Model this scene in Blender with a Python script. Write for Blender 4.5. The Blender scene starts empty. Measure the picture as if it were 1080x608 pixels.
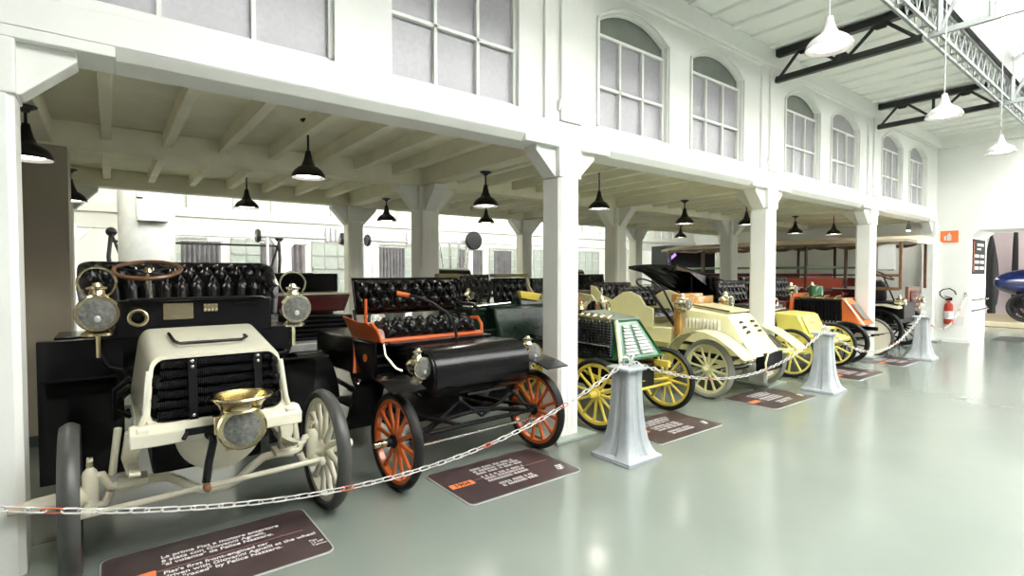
import bpy, bmesh, math, random
from mathutils import Vector, Matrix
random.seed(7)
PI = math.pi
SC = bpy.context.scene
C = SC.collection

# ------------------------------------------------------------------ materials
def mat(name, col, rough=0.5, metal=0.0, noise=0.08, scale=6.0, bump=0.0, coat=0.0, spec=0.5, emit=None):
    m = bpy.data.materials.new(name); m.use_nodes = True
    nt = m.node_tree; b = nt.nodes['Principled BSDF']
    b.inputs['Roughness'].default_value = rough
    b.inputs['Metallic'].default_value = metal
    b.inputs['Specular IOR Level'].default_value = spec
    if coat: b.inputs['Coat Weight'].default_value = coat; b.inputs['Coat Roughness'].default_value = 0.08
    tc = nt.nodes.new('ShaderNodeTexCoord')
    n = nt.nodes.new('ShaderNodeTexNoise'); n.inputs['Scale'].default_value = scale; n.inputs['Detail'].default_value = 5
    nt.links.new(tc.outputs['Object'], n.inputs['Vector'])
    r = nt.nodes.new('ShaderNodeValToRGB')
    lo = [max(0, c*(1-noise)) for c in col]; hi = [min(1, c*(1+noise)) for c in col]
    r.color_ramp.elements[0].position = .3; r.color_ramp.elements[1].position = .7
    r.color_ramp.elements[0].color = (*lo, 1); r.color_ramp.elements[1].color = (*hi, 1)
    nt.links.new(n.outputs['Fac'], r.inputs['Fac']); nt.links.new(r.outputs['Color'], b.inputs['Base Color'])
    if bump:
        bp = nt.nodes.new('ShaderNodeBump'); bp.inputs['Strength'].default_value = bump; bp.inputs['Distance'].default_value = .01
        n2 = nt.nodes.new('ShaderNodeTexNoise'); n2.inputs['Scale'].default_value = scale*8
        nt.links.new(tc.outputs['Object'], n2.inputs['Vector'])
        nt.links.new(n2.outputs['Fac'], bp.inputs['Height']); nt.links.new(bp.outputs['Normal'], b.inputs['Normal'])
    if emit:
        b.inputs['Emission Color'].default_value = (*emit[0], 1); b.inputs['Emission Strength'].default_value = emit[1]
    return m
def glass(name, tint=(.95, .97, .96), refl=.12, rough=.03):
    m = bpy.data.materials.new(name); m.use_nodes = True; nt = m.node_tree
    for n in list(nt.nodes): nt.nodes.remove(n)
    o = nt.nodes.new('ShaderNodeOutputMaterial'); mx = nt.nodes.new('ShaderNodeMixShader')
    t = nt.nodes.new('ShaderNodeBsdfTransparent'); g = nt.nodes.new('ShaderNodeBsdfGlossy')
    t.inputs['Color'].default_value = (*tint, 1); g.inputs['Roughness'].default_value = rough
    mx.inputs[0].default_value = refl
    nt.links.new(t.outputs[0], mx.inputs[1]); nt.links.new(g.outputs[0], mx.inputs[2]); nt.links.new(mx.outputs[0], o.inputs[0])
    return m

WHITE = mat('white wall paint', (.89, .90, .86), .55, noise=.03, scale=1.5)
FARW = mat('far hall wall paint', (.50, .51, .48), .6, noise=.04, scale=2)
CEILP = mat('ceiling paint', (.86, .84, .68), .6, noise=.06, scale=3)
COLP = mat('column paint', (.86, .87, .83), .45, noise=.03, scale=3)
TAN = mat('beige pier paint', (.40, .36, .285), .6, noise=.05, scale=2)
SKIRT = mat('dark green grey skirting', (.06, .075, .065), .4)
PLINTH = mat('grey green plinth', (.30, .35, .30), .35)
FLOOR = mat('grey green resin floor', (.195, .222, .195), .17, noise=.06, scale=.9, spec=.8, bump=.015)
WINP = mat('frosted grey pane', (.39, .38, .41), .25, noise=.06, scale=30, spec=.5)
WIND = mat('dark glass pane', (.17, .19, .165), .08, noise=.15, scale=3, spec=.6)
WINL = mat('far pale green pane', (.50, .56, .52), .2)
FRAME = mat('window frame paint', (.84, .85, .81), .4, noise=.02)
IRON_D = mat('black iron paint', (.012, .014, .013), .45, noise=.2)
IRON_L = mat('pale grey iron paint', (.24, .26, .25), .45, noise=.08)
SKYG = glass('skylight glass', (.97, .98, .98), .06)
BLACK = mat('black coachwork enamel', (.006, .006, .007), .2, noise=.2, spec=.3)
BLACKM = mat('black satin iron', (.006, .006, .007), .42, noise=.25, spec=.25)
LEATHER = mat('black tufted leather', (.006, .006, .006), .24, noise=.3, scale=12, bump=.08, spec=.4)
TYRE = mat('black rubber', (.012, .012, .012), .55, noise=.2, scale=15, bump=.1, spec=.3)
TYREG = mat('dark grey rubber', (.055, .056, .052), .42, noise=.15, scale=10)  # even dark grey, lighter than the black tyres
TYREP = mat('pale grey rubber', (.30, .30, .26), .6, noise=.1, scale=10)
CREAM = mat('cream coach paint', (.74, .71, .57), .28, noise=.03, coat=.3)
CREAMY = mat('pale yellow coach paint', (.73, .70, .40), .28, noise=.03, coat=.3)
YELLOW = mat('yellow coach paint', (.68, .54, .08), .3, noise=.05, coat=.3)
LEMON = mat('lemon yellow coach paint', (.78, .70, .16), .3, noise=.05, coat=.3)
ORANGE = mat('orange red coach paint', (.62, .115, .018), .28, noise=.06, coat=.3)
ORANGE2 = mat('bright orange coach paint', (.70, .155, .03), .3, noise=.05, coat=.3)
GREEN = mat('green coach paint', (.02, .125, .05), .3, noise=.08, coat=.4)
DKGREEN = mat('dark green coach paint', (.006, .017, .011), .25, noise=.15, spec=.35)
BURG = mat('burgundy coach paint', (.085, .012, .012), .25, noise=.1, coat=.4)
REDP = mat('brick red panel paint', (.30, .055, .03), .35, noise=.1)
BRASS = mat('polished brass', (.66, .57, .36), .22, 1.0, noise=.1, scale=9)
BRASSP = mat('pale nickel brass', (.78, .74, .56), .2, 1.0, noise=.08)
STEEL = mat('bright steel', (.68, .68, .66), .25, 1.0, noise=.1)
LENS = mat('lamp lens glass', (.15, .15, .137), .05, noise=.35, scale=45, spec=1.0)  # mottled tone imitates sparkle in the lens
WOODB = mat('brown varnished wood', (.17, .075, .03), .3, noise=.3, scale=14, coat=.3)
WOODO = mat('honey oak wood', (.50, .27, .08), .35, noise=.2, scale=14, coat=.3)
WOODD = mat('dark walnut wood', (.06, .03, .018), .4, noise=.3, scale=14)
PEDP = mat('pale blue grey cast iron paint', (.38, .41, .43), .35, noise=.07, scale=12)
CHAINW = mat('white chain steel', (.70, .69, .67), .3, .3, noise=.1)
CHAINR = mat('red chain steel', (.55, .13, .07), .35, noise=.1)
PLATE = mat('dark brown panel print', (.060, .040, .040), .35, noise=.25, scale=4)
PLATEE = mat('clear plate edge', (.45, .47, .45), .2)
TEXTW = mat('white lettering', (.80, .78, .78), .5, noise=.02)
TEXTB = mat('black lettering', (.02, .02, .02), .5, noise=.02)
TAGO = mat('orange year tag', (.85, .22, .08), .4, noise=.03)
LINEP = mat('pink line', (.42, .20, .17), .4, noise=.02)
LAMPB = mat('black lamp enamel', (.010, .010, .010), .35, noise=.2)
LAMPW = mat('white lamp enamel', (.34, .34, .33), .3, noise=.02)
GLOW = mat('lit lamp bulb', (1, .95, .88), .5, noise=0, emit=((1, .95, .86), 9))
REDX = mat('fire red enamel', (.42, .04, .02), .3, noise=.05)
PAPER = mat('white paper label', (.8, .8, .79), .6, noise=.02)
SIGNO = mat('orange safety sign', (.80, .19, .05), .45, noise=.02)
BLUE = mat('deep blue enamel', (.010, .016, .075), .15, noise=.08, coat=.6)
SAND = mat('sand coloured display base', (.36, .31, .21), .6, noise=.1)
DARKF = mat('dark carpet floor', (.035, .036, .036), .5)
SCENIC = mat('pale mauve backdrop', (.55, .46, .48), .7, noise=.1, scale=1)
TREE = mat('black cutout tree', (.010, .011, .012), .8)
GREYM = mat('grey engine metal', (.28, .28, .29), .4, .5, noise=.2, scale=10)
PALEM = mat('pale aluminium', (.62, .62, .62), .35, .5, noise=.12, scale=9)
DRAPE = mat('grey drape cloth', (.22, .21, .23), .7, noise=.2, scale=4)
TANC = mat('tan canvas', (.20, .15, .095), .7, noise=.12, scale=8)
ROOFC = mat('cream canvas roof', (.60, .52, .40), .6, noise=.08)
OLIVE = mat('olive coach paint', (.16, .14, .045), .35, noise=.1)
PINK = mat('pink neon tube', (.9, .1, .35), .4, emit=((1, .08, .3), 2.0))
PURPLE = mat('purple neon tube', (.3, .15, .7), .4, emit=((.25, .15, 1), 1.2))
GREENB = mat('pale green band paint', (.16, .25, .15), .4)

# ------------------------------------------------------------------ mesh building
class G:
    def __init__(s): s.bm = bmesh.new()
    def _add(s, vs, fs):
        v = [s.bm.verts.new(p) for p in vs]
        for f in fs:
            try: s.bm.faces.new([v[i] for i in f])
            except ValueError: pass
        return v
    def box(s, cx, cy, cz, sx, sy, sz, rot=None):
        P = []
        for x in (-.5, .5):
            for y in (-.5, .5):
                for z in (-.5, .5): P.append(Vector((x*sx, y*sy, z*sz)))
        if rot is not None: P = [rot @ p for p in P]
        P = [p + Vector((cx, cy, cz)) for p in P]
        s._add(P, [(0, 1, 3, 2), (4, 6, 7, 5), (0, 4, 5, 1), (2, 3, 7, 6), (0, 2, 6, 4), (1, 5, 7, 3)])
        return s
    def prism(s, axis, poly, a0, a1):
        # poly in the two other axes (order: x->(y,z), y->(x,z), z->(x,y))
        def P(u, v, a): return {'x': (a, u, v), 'y': (u, a, v), 'z': (u, v, a)}[axis]
        n = len(poly)
        vs = [P(u, v, a0) for u, v in poly] + [P(u, v, a1) for u, v in poly]
        s._add(vs, [tuple(range(n))[::-1], tuple(range(n, 2*n))] + [(i, (i+1) % n, n+(i+1) % n, n+i) for i in range(n)])
        return s
    def loft(s, secs, closed=True, caps=True):
        n = len(secs[0]); vs = [p for sec in secs for p in sec]; fs = []
        for k in range(len(secs)-1):
            for i in range(n if closed else n-1):
                j = (i+1) % n
                fs.append((k*n+i, k*n+j, (k+1)*n+j, (k+1)*n+i))
        if caps and closed:
            fs.append(tuple(range(n))[::-1]); fs.append(tuple((len(secs)-1)*n+i for i in range(n)))
        s._add(vs, fs); return s
    def tube(s, pts, r, seg=8, closed=False):
        pts = [Vector(p) for p in pts]; n = len(pts)
        rr = r if isinstance(r, (list, tuple)) else [r]*n
        t0 = (pts[1]-pts[0]).normalized()
        nrm = t0.orthogonal().normalized(); secs = []
        for i in range(n):
            if closed: t = (pts[(i+1) % n]-pts[i-1]).normalized()
            else: t = (pts[min(i+1, n-1)]-pts[max(i-1, 0)]).normalized()
            nrm = (nrm - t*nrm.dot(t)).normalized(); b = t.cross(nrm)
            secs.append([pts[i]+(nrm*math.cos(2*PI*k/seg)+b*math.sin(2*PI*k/seg))*rr[i] for k in range(seg)])
        if closed: secs.append(secs[0]); s.loft(secs, caps=False)
        else: s.loft(secs)
        return s
    def lathe(s, prof, o=(0, 0, 0), axis='z', seg=28, capped=True):
        o = Vector(o); secs = []
        for r, h in prof:
            sec = []
            for k in range(seg):
                a = 2*PI*k/seg; u, v = max(r, 1e-4)*math.cos(a), max(r, 1e-4)*math.sin(a)
                p = {'z': (u, v, h), 'x': (h, u, v), 'y': (u, h, v)}[axis] if isinstance(axis, str) else None
                if p is None:
                    q = Vector((0, 0, 1)).rotation_difference(Vector(axis)); p = q @ Vector((u, v, h))
                sec.append(o+Vector(p))
            secs.append(sec)
        s.loft(secs, caps=capped); return s
    def ball(s, o, r, sx=1, sy=1, sz=1):
        m = Matrix.Translation(o) @ Matrix.Diagonal((r*sx, r*sy, r*sz, 1))
        bmesh.ops.create_uvsphere(s.bm, u_segments=16, v_segments=10, radius=1, matrix=m); return s
    def ring(s, o, R, r, axis='x', seg=32, ts=8, sx=1.0):
        o = Vector(o); pts = []
        for k in range(seg):
            a = 2*PI*k/seg; u, v = R*math.cos(a)*sx, R*math.sin(a)
            if isinstance(axis, str): p = Vector({'z': (u, v, 0), 'x': (0, u, v), 'y': (u, 0, v)}[axis])
            else: p = Vector((0, 0, 1)).rotation_difference(Vector(axis)) @ Vector((u, v, 0))
            pts.append(o+p)
        s.tube(pts, r, ts, closed=True); return s
    def band(s, path, t, x0, x1):
        # a curved strip: path in (y,z), thickness t, between x0 and x1
        up = []; dn = []
        for i, (y, z) in enumerate(path):
            a = path[max(i-1, 0)]; b = path[min(i+1, len(path)-1)]
            d = Vector((b[0]-a[0], b[1]-a[1])).normalized(); n = Vector((-d.y, d.x))*t/2
            up.append((y+n.x, z+n.y)); dn.append((y-n.x, z-n.y))
        poly = up+dn[::-1]; n = len(poly); k = len(path)
        vs = [(x0, y, z) for y, z in poly]+[(x1, y, z) for y, z in poly]
        fs = [(i, (i+1) % n, n+(i+1) % n, n+i) for i in range(n)]
        for i in range(k-1):
            fs.append((i, n-1-i, n-2-i, i+1)); fs.append((n+i, n+i+1, n+n-2-i, n+n-1-i))
        s._add(vs, fs); return s
    def tuft(s, fn, nu, nv, nb_u, nb_v, amp, th, pleat=False):
        # fn(u,v)->(point, normal); padded front surface with buttons, flat back
        def h(u, v):
            a, b = u*nb_u, v*nb_v
            e = min(1, min(u, 1-u)*nb_u*2.5, min(v, 1-v)*nb_v*2.5)
            x = (abs(math.sin(PI*(a+b/2)))*abs(math.sin(PI*(a-b/2))))**.42
            if pleat and v < .52: x = max(0, abs(math.sin(PI*a))**.5)
            return amp*x*math.sqrt(max(e, 0))
        vs = []
        for j in range(nv+1):
            for i in range(nu+1):
                u, v = i/nu, j/nv; p, n = fn(u, v); vs.append(Vector(p)+Vector(n)*h(u, v))
        N = len(vs)
        for j in range(nv+1):
            for i in range(nu+1):
                p, n = fn(i/nu, j/nv); vs.append(Vector(p)-Vector(n)*th)
        w = nu+1; fs = []
        for j in range(nv):
            for i in range(nu):
                a = j*w+i; fs.append((a, a+1, a+w+1, a+w)); fs.append((N+a, N+a+w, N+a+w+1, N+a+1))
        for i in range(nu):
            fs.append((i, N+i, N+i+1, i+1)); b = nv*w+i; fs.append((b, b+1, N+b+1, N+b))
        for j in range(nv):
            a = j*w; fs.append((a, a+w, N+a+w, N+a)); b = j*w+nu; fs.append((b, N+b, N+b+w, b+w))
        s._add(vs, fs); return s
    def mesh(s, name, m, ang=35):
        bm = s.bm
        bmesh.ops.recalc_face_normals(bm, faces=bm.faces[:])
        me = bpy.data.meshes.new(name); bm.to_mesh(me); bm.free()
        for p in me.polygons: p.use_smooth = True
        me.set_sharp_from_angle(angle=math.radians(ang))
        me.materials.append(m); return me
    def build(s, name, m, parent=None, loc=None, bev=0, ang=35):
        o = bpy.data.objects.new(name, s.mesh(name, m, ang)); C.objects.link(o)
        if parent: o.parent = parent
        if loc: o.location = loc
        if bev:
            b = o.modifiers.new('bevel', 'BEVEL'); b.width = bev; b.segments = 2; b.limit_method = 'ANGLE'; b.angle_limit = .6
        return o
def tag(o, label, cat, group=None):
    o['label'] = label; o['category'] = cat
    if group: o['group'] = group
    return o
def thing(name, label, cat, loc=(0, 0, 0), rz=0, group=None):
    o = bpy.data.objects.new(name, None); C.objects.link(o); o.empty_display_size = .1
    o.location = loc; o.rotation_euler = (0, 0, rz); return tag(o, label, cat, group)
def struct(o): o['kind'] = 'structure'; return o
def copy_tree(o, parent=None):
    c = o.copy(); C.objects.link(c)
    if parent: c.parent = parent
    for ch in o.children: copy_tree(ch, c)
    return c
def put(me, name, parent, loc=(0, 0, 0), rot=(0, 0, 0)):
    o = bpy.data.objects.new(name, me); C.objects.link(o); o.parent = parent; o.location = loc; o.rotation_euler = rot; return o
def text(parent, body, size, m, loc, rot=(0, 0, 0), name='lettering', align='LEFT', shear=0, bold=0, depth=.0006, sx=1):
    cu = bpy.data.curves.new('t', 'FONT'); cu.body = body; cu.size = size; cu.align_x = align; cu.shear = shear; cu.offset = bold; cu.extrude = depth
    cu.space_line = 1.0
    t = bpy.data.objects.new('t', cu); C.objects.link(t)
    bpy.context.view_layer.update()
    me = bpy.data.meshes.new_from_object(t.evaluated_get(bpy.context.evaluated_depsgraph_get()))
    bpy.data.objects.remove(t); bpy.data.curves.remove(cu)
    me.materials.clear(); me.materials.append(m); me.name = name
    o = put(me, name, parent, loc, rot); o.scale = (sx, 1, 1); return o
def arc(c, R, a0, a1, n): return [(c[0]+R*math.cos(a0+(a1-a0)*i/n), c[1]+R*math.sin(a0+(a1-a0)*i/n)) for i in range(n+1)]
def rrect(x0, x1, z0, z1, r, n=4, r2=None):
    p = []
    for (cx, cz, a, q) in ((x1-r, z1-r, 0, r), (x0+r, z1-r, PI/2, r), (x0+(r2 or r), z0+(r2 or r), PI, r2 or r), (x1-(r2 or r), z0+(r2 or r), 1.5*PI, r2 or r)):
        p += arc((cx, cz), q, a, a+PI/2, n)
    return p

# ------------------------------------------------------------------ camera
FPX = 552.0; TH = math.atan2(717, 552); H = 1.6
cam = bpy.data.cameras.new('camera'); cam.sensor_width = 36; cam.lens = FPX/1080*36; cam.clip_start = .02
co = bpy.data.objects.new('camera', cam); C.objects.link(co)
co.location = (0, 0, H); co.rotation_euler = (PI/2-math.atan2(16, 552), 0, TH-PI/2)
SC.camera = co

# ------------------------------------------------------------------ the setting
XC = [-.5, 3.51, 7.47, 11.37, 15.3]      # arcade column lines
YF = 3.64                                  # face of the arcade wall
BZ = 2.785
struct(G().box(9, 6, -.05, 44, 34, .1).build('floor', FLOOR))

def holes_wall(outer, holes, y0, y1, name, m):
    bm = bmesh.new(); loops = []
    for poly in [outer]+holes:
        vs = [bm.verts.new((u, y0, v)) for u, v in poly]
        es = [bm.edges.new((vs[i], vs[(i+1) % len(vs)])) for i in range(len(vs))]
        loops.append(es)
    bmesh.ops.triangle_fill(bm, use_beauty=True, edges=bm.edges[:])
    r = bmesh.ops.extrude_face_region(bm, geom=bm.faces[:])
    for v in [e for e in r['geom'] if isinstance(e, bmesh.types.BMVert)]: v.co.y = y1
    g = G(); g.bm.free(); g.bm = bm
    return struct(g.build(name, m, ang=20))
def arch_poly(x0, x1, z0, zs, zt, n=12):
    w = (x1-x0)/2; h = zt-zs; R = (w*w+h*h)/(2*h); cz = zt-R; cx = (x0+x1)/2; a = math.asin(w/R)
    return [(x0, z0), (x1, z0)]+[(cx+R*math.sin(a-2*a*i/n), cz+R*math.cos(a-2*a*i/n)) for i in range(n+1)]
WINS = []   # x0,x1,z0,arch?
for k in range(4):
    a, b = XC[k], XC[k+1]
    if k == 0: WINS += [(-.25, 1.28, False), (1.70, 2.92, False)]
    else: WINS += [(a+.44, a+1.56, True), (a+2.04, a+3.18, True)]
ZS, ZSP, ZT, ZA = 3.08, 4.03, 4.335, 4.155
polys = [arch_poly(x0, x1, ZS, ZA, ZT) if ar else [(x0, ZS), (x1, ZS), (x1, 4.42), (x0, 4.42)] for x0, x1, ar in WINS]
holes_wall([(-6, BZ+.10), (15.45, BZ+.10), (15.45, 5.2), (-6, 5.2)], polys, YF+.05, YF+.30, 'wall_arcade', WHITE)
# beam band below the windows, with its chamfered underside between the columns
g = G()
for k in range(-1, 4):
    a = XC[k] if k >= 0 else -5.5; b = XC[k+1]
    g.box((a+b)/2, YF+.16, (BZ+3.02)/2+.03, b-a, .32, 3.02-BZ-.06)
    g.prism('x', [(YF, BZ+.06), (YF+.32, BZ+.06), (YF+.32, BZ), (YF+.06, BZ)], a+.55, b-.55)
    for (p, q) in ((a, a+.55), (b-.55, b)):
        g.box((p+q)/2, YF+.16, BZ+.03, q-p, .32, .06)
struct(g.build('trim_1', WHITE, bev=.006))
# pilasters and cornice on the upper wall
g = G()
for x in XC[:4]:
    g.box(x, YF+.02, 3.9, .27, .07, 1.75); g.box(x, YF+.035, 3.9, .62, .035, 1.75)
    g.prism('x', [(YF-.03, 3.22), (YF+.03, 3.22), (YF+.03, 3.12), (YF+.0, 3.12)], x-.16, x+.16)
struct(g.build('trim_2', WHITE, bev=.008))
g = G(); g.box(4.7, YF+.03, 4.60, 21.4, .12, .24); g.box(4.7, YF+.04, 4.465, 21.4, .06, .03)
struct(g.build('trim_3', WHITE, bev=.01))
# windows
for i, (x0, x1, ar) in enumerate(WINS):
    r = struct(thing('window_%d' % (i+1), '', 'window', ((x0+x1)/2, YF+.12, ZS)))
    del r['label']; del r['category']
    w = (x1-x0)/2; L = []
    def loc(p): return [(u-(x0+x1)/2, v-ZS) for u, v in p]
    top = 1.34 if not ar else ZSP-ZS
    G().box(0, .02, top/2, 2*w, .012, top).build('pane', WINP, r)
    if ar:
        P = [(w, top), *loc(arch_poly(x0, x1, ZS, ZA, ZT))[2:], (-w, top)]
        G().prism('y', P, .014, .026).build('lunette_pane', WIND if i < 5 else WINP, r)
    g = G(); fw = .035
    nv = 3
    for k in range(1, nv): g.box(-w+2*w*k/nv, 0, top/2, .028, .045, top)
    g.box(0, 0, .015, 2*w, .05, .03); g.box(-w+.015, 0, top/2, .03, .05, top); g.box(w-.015, 0, top/2, .03, .05, top)
    if ar:
        g.box(0, 0, top, 2*w, .05, .03); g.box(0, 0, top*.45, 2*w, .045, .028)
        P = [(u, 0, v) for u, v in P]; g.tube(P, .02, 6)
    else:
        g.box(0, 0, .50, 2*w, .045, .028); g.box(0, 0, 1.0, 2*w, .045, .028)
    g.build('window_frame', FRAME, r)
    if ar:   # projecting arch moulding
        g = G(); g.tube([(u, -.075, v) for u, v in loc(arch_poly(x0-.03, x1+.03, ZS, ZA, ZT+.03))[2:]], .022, 6)
        for sx in (-1, 1): g.box(sx*(w+.03), -.075, (ZA-ZS)/2, .03, .035, ZA-ZS)
        g.build('arch_moulding', FRAME, r)

# gallery ceiling, beams, joists
ROWS = [3.80, 6.55, 9.25]
struct(G().box(5.0, 6.63, 3.06, 21.5, 5.75, .06).build('ceiling', CEILP))
g = G()
for y in ROWS[1:]: g.box(5.2, y, (BZ+3.03)/2, 20.6, .22, 3.03-BZ)
struct(g.build('trim_4', CEILP, bev=.01))
g = G()
for x in XC: g.box(x, 6.5, (BZ+3.03)/2+.01, .22, 5.4, 3.03-BZ-.02)
struct(g.build('trim_5', CEILP, bev=.01))
g = G()
for k in range(4):
    a, b = XC[k], XC[k+1]
    for j in range(1, 8):
        x = a+(b-a)*j/8; 
        for (y0, y1) in ((3.9, 6.45), (6.65, 9.15)): g.box(x, (y0+y1)/2, 2.965, .085, y1-y0, .15)
for j in range(1, 5):
    for (y0, y1) in ((3.9, 6.45), (6.65, 9.15)): g.box(-.5-j*.48, (y0+y1)/2, 2.965, .085, y1-y0, .15)
struct(g.build('trim_6', CEILP, bev=.008))

# columns: shaft, plinth, knee braces
def column(x, y, label, braces, cat='column', m=COLP, group=None, wid=.27, h=BZ):
    r = thing('column', label, cat, (x, y, 0), 0, group)
    w = wid/2; c = .03
    poly = [(-w, -w+c), (-w+c, -w), (w-c, -w), (w, -w+c), (w, w-c), (w-c, w), (-w+c, w), (-w, w-c)]
    g = G(); g.prism('z', poly, .03, h)
    for sx in (-.5, .5): g.box(sx*.06, -w-.001, 1.15, .004, .004, 2.1)
    g.build('shaft', m, r)
    G().prism('z', [(-w-.008, -w-.008), (w+.008, -w-.008), (w+.008, w+.008), (-w-.008, w+.008)], h-.28, h).build('capital', m, r, bev=.008)
    G().box(0, 0, .016, wid+.26, wid+.22, .032).build('plinth', PLINTH, r, bev=.006)
    for d in braces:
        L = .46; t = .15
        p = [(w, h-.27), (w+.02, h-.27), (w+.25, h-.05), (w+.25, h), (w, h)] if y < 5 else [(w, h-.33), (w+.02, h-.33), (w+.27, h-.05), (w+.27, h), (w, h)]
        g = G()
        if d in ('+x', '-x'):
            s = 1 if d == '+x' else -1
            g.prism('y', [(s*u, v) for u, v in p], -.085, .085)
        else:
            s = 1 if d == '+y' else -1
            g.prism('x', [(s*u, v) for u, v in p], -.085, .085)
        g.build('brace', m, r, bev=.006)
    return r
YC = YF+.14
names = ['white arcade column at the left edge beside the cream car', 'white arcade column between the orange wheeled car and the green bonnet car',
         'white arcade column between the pale yellow car and the lemon yellow car', 'white arcade column between the orange bonnet car and the omnibus',
         'white arcade pier in the corner against the end wall']
for i, x in enumerate(XC):
    column(x, YC, names[i], ['+x', '-x', '+y'] if 0 < i < 4 else (['+x', '+y'] if i == 0 else ['-x']))
inn = ['inner column at the left behind the cream car', 'inner column behind the black tufted backrest of the orange wheeled car', 'inner column behind the pale yellow car seats, near row', 'inner column right of the folded black carriage top', 'inner column behind the omnibus by the end wall']
inn2 = ['farthest column at the left behind the cream car', 'rearmost gallery column left of the tufted backrest', 'rearmost gallery column right of the flywheel display', 'rearmost gallery column left of the pink neon lantern', 'rearmost gallery column behind the omnibus roof']
for i, x in enumerate(XC[:4]):
    if i: column(x, ROWS[1], inn[i], ['+x', '-x', '+y', '-y'], wid=.30)
    column(x, ROWS[2], inn2[i], ['+x', '-x'], wid=.27)
# beige wall stub at the left end of the inner row
g = G(); g.box(-1.89, 6.72, 1.41, 3.2, .5, 2.75); struct(g.build('wall_left', TAN))
struct(G().box(-1.9, 6.46, .05, 3.2, .03, .10).build('baseboard_left', SKIRT))

# end wall with doorway
XE = 15.4; DY = 3.06; DT = 2.555
g = G()
holes_w = [(YF+.3, 0), (DY, 0), (DY, DT-.14), (DY-.14, DT), (-2.2, DT), (-2.2, 0), (-5, 0), (-5, 5.2), (YF+.3, 5.2)]
bm = g.bm; g.prism('x', holes_w, XE, XE+1.5)
struct(g.build('wall_end', WHITE))
struct(G().box(XE+.2, 6.5, 1.5, .3, 5.6, 3.0).build('wall_right', WHITE))
g = G(); g.box(XE-.04, (YF-5)/2, 4.60, .1, YF+5, .24); struct(g.build('trim_7', WHITE, bev=.01))
g = G(); g.box(XE-.01, 3.33, .04, .02, .6, .08); struct(g.build('baseboard_end', FRAME))

# nave ceiling with boards, beyond it the glazed ridge
g = G(); g.box(4.7, (YF+.3+1.86)/2, 4.76, 21.5, YF+.3-1.86, .06)
struct(g.build('ceiling_nave', WHITE)); bpy.data.objects['ceiling_nave'].name = 'ceiling.001'
g = G()
x = -4.0
while x < 15.3:
    g.box(x, 2.78, 4.715, .10, 1.75, .05); x += .47
struct(g.build('trim_8', WHITE, bev=.01))
# dark curb beside the glazing and the skylight
g = G(); g.box(4.7, 1.82, 5.02, 21.4, .06, .62); g.box(4.7, -1.75, 5.0, 21.4, .05, .52)
struct(g.build('trim_9', IRON_D))
SX = .1
struct(G().box((SX-6)/2, -1.2, 5.3, SX+6, 6.6, .1).build('ceiling.005', WHITE)); struct(G().box(SX-.03, -1.06, 5.9, .06, 6.0, 1.3).build('wall_gable.001', WHITE))  # unseen solid roof and gable, added so daylight comes from the right
sk = thing('window_20', '', 'window', (0, 0, 0)); struct(sk); del sk['label']; del sk['category']
for s in (1, -1):
    y0 = 1.83 if s == 1 else -1.75; ym = .04
    g = G(); g._add([(SX, y0, 5.26), (15.4, y0, 5.26), (15.4, ym, 6.5), (SX, ym, 6.5)], [(0, 1, 2, 3)]); g.build('pane', SKYG, sk)
    g = G(); x = SX
    while x <= 15.4: g.tube([(x, y0, 5.25), (x, ym, 6.49)], .024, 4); x += .62
    for t in (0, .33, .66, 1): g.tube([(SX, y0+(ym-y0)*t, 5.25+1.24*t), (15.4, y0+(ym-y0)*t, 5.25+1.24*t)], .045, 6)
    g.build('glazing_bar', IRON_L, sk)
struct(G().box(4.7, -3.3, 4.76, 21.5, 3.1, .06).build('trim_10', CEILP))
g = G(); g.box(XE+.1, -1, 5.9, .1, 6, 1.5); struct(g.build('wall_gable', WHITE))

# lattice girder along the glazing
def lattice(g, p0, p1, up, h, n, rc=.022, rw=.011, chord=True):
    p0, p1, up = Vector(p0), Vector(p1), Vector(up)
    for k in range(n):
        a = p0+(p1-p0)*k/n; b = p0+(p1-p0)*(k+1)/n; m = (a+b)/2
        g.tube([a, m+up*h], rw, 5); g.tube([m+up*h, b], rw, 5)
gd = thing('lattice_girder', 'long pale lattice girder running along the edge of the skylight', 'roof girder', (0, 1.92, 4.385))
X0, X1 = -2.0, 15.35
for z, nm in ((0, 'bottom_chord'), (.31, 'top_chord')):
    g = G(); L = X1-X0
    g.box((X0+X1)/2, -.06, z, L, .03, .035); g.box((X0+X1)/2, .06, z, L, .03, .035)
    for k in range(44): g.box(X0+.2+.4*k, 0, z+.015, .06, .14, .006)
    g.build(nm, IRON_L, gd)
g = G(); lattice(g, (X0, -.05, .03), (X1, -.05, .03), (0, 0, 1), .26, 60, rw=.008)
lattice(g, (X0, .05, .03), (X1, .05, .03), (0, 0, 1), .26, 60, rw=.008); g.build('web', IRON_L, gd)

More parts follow.
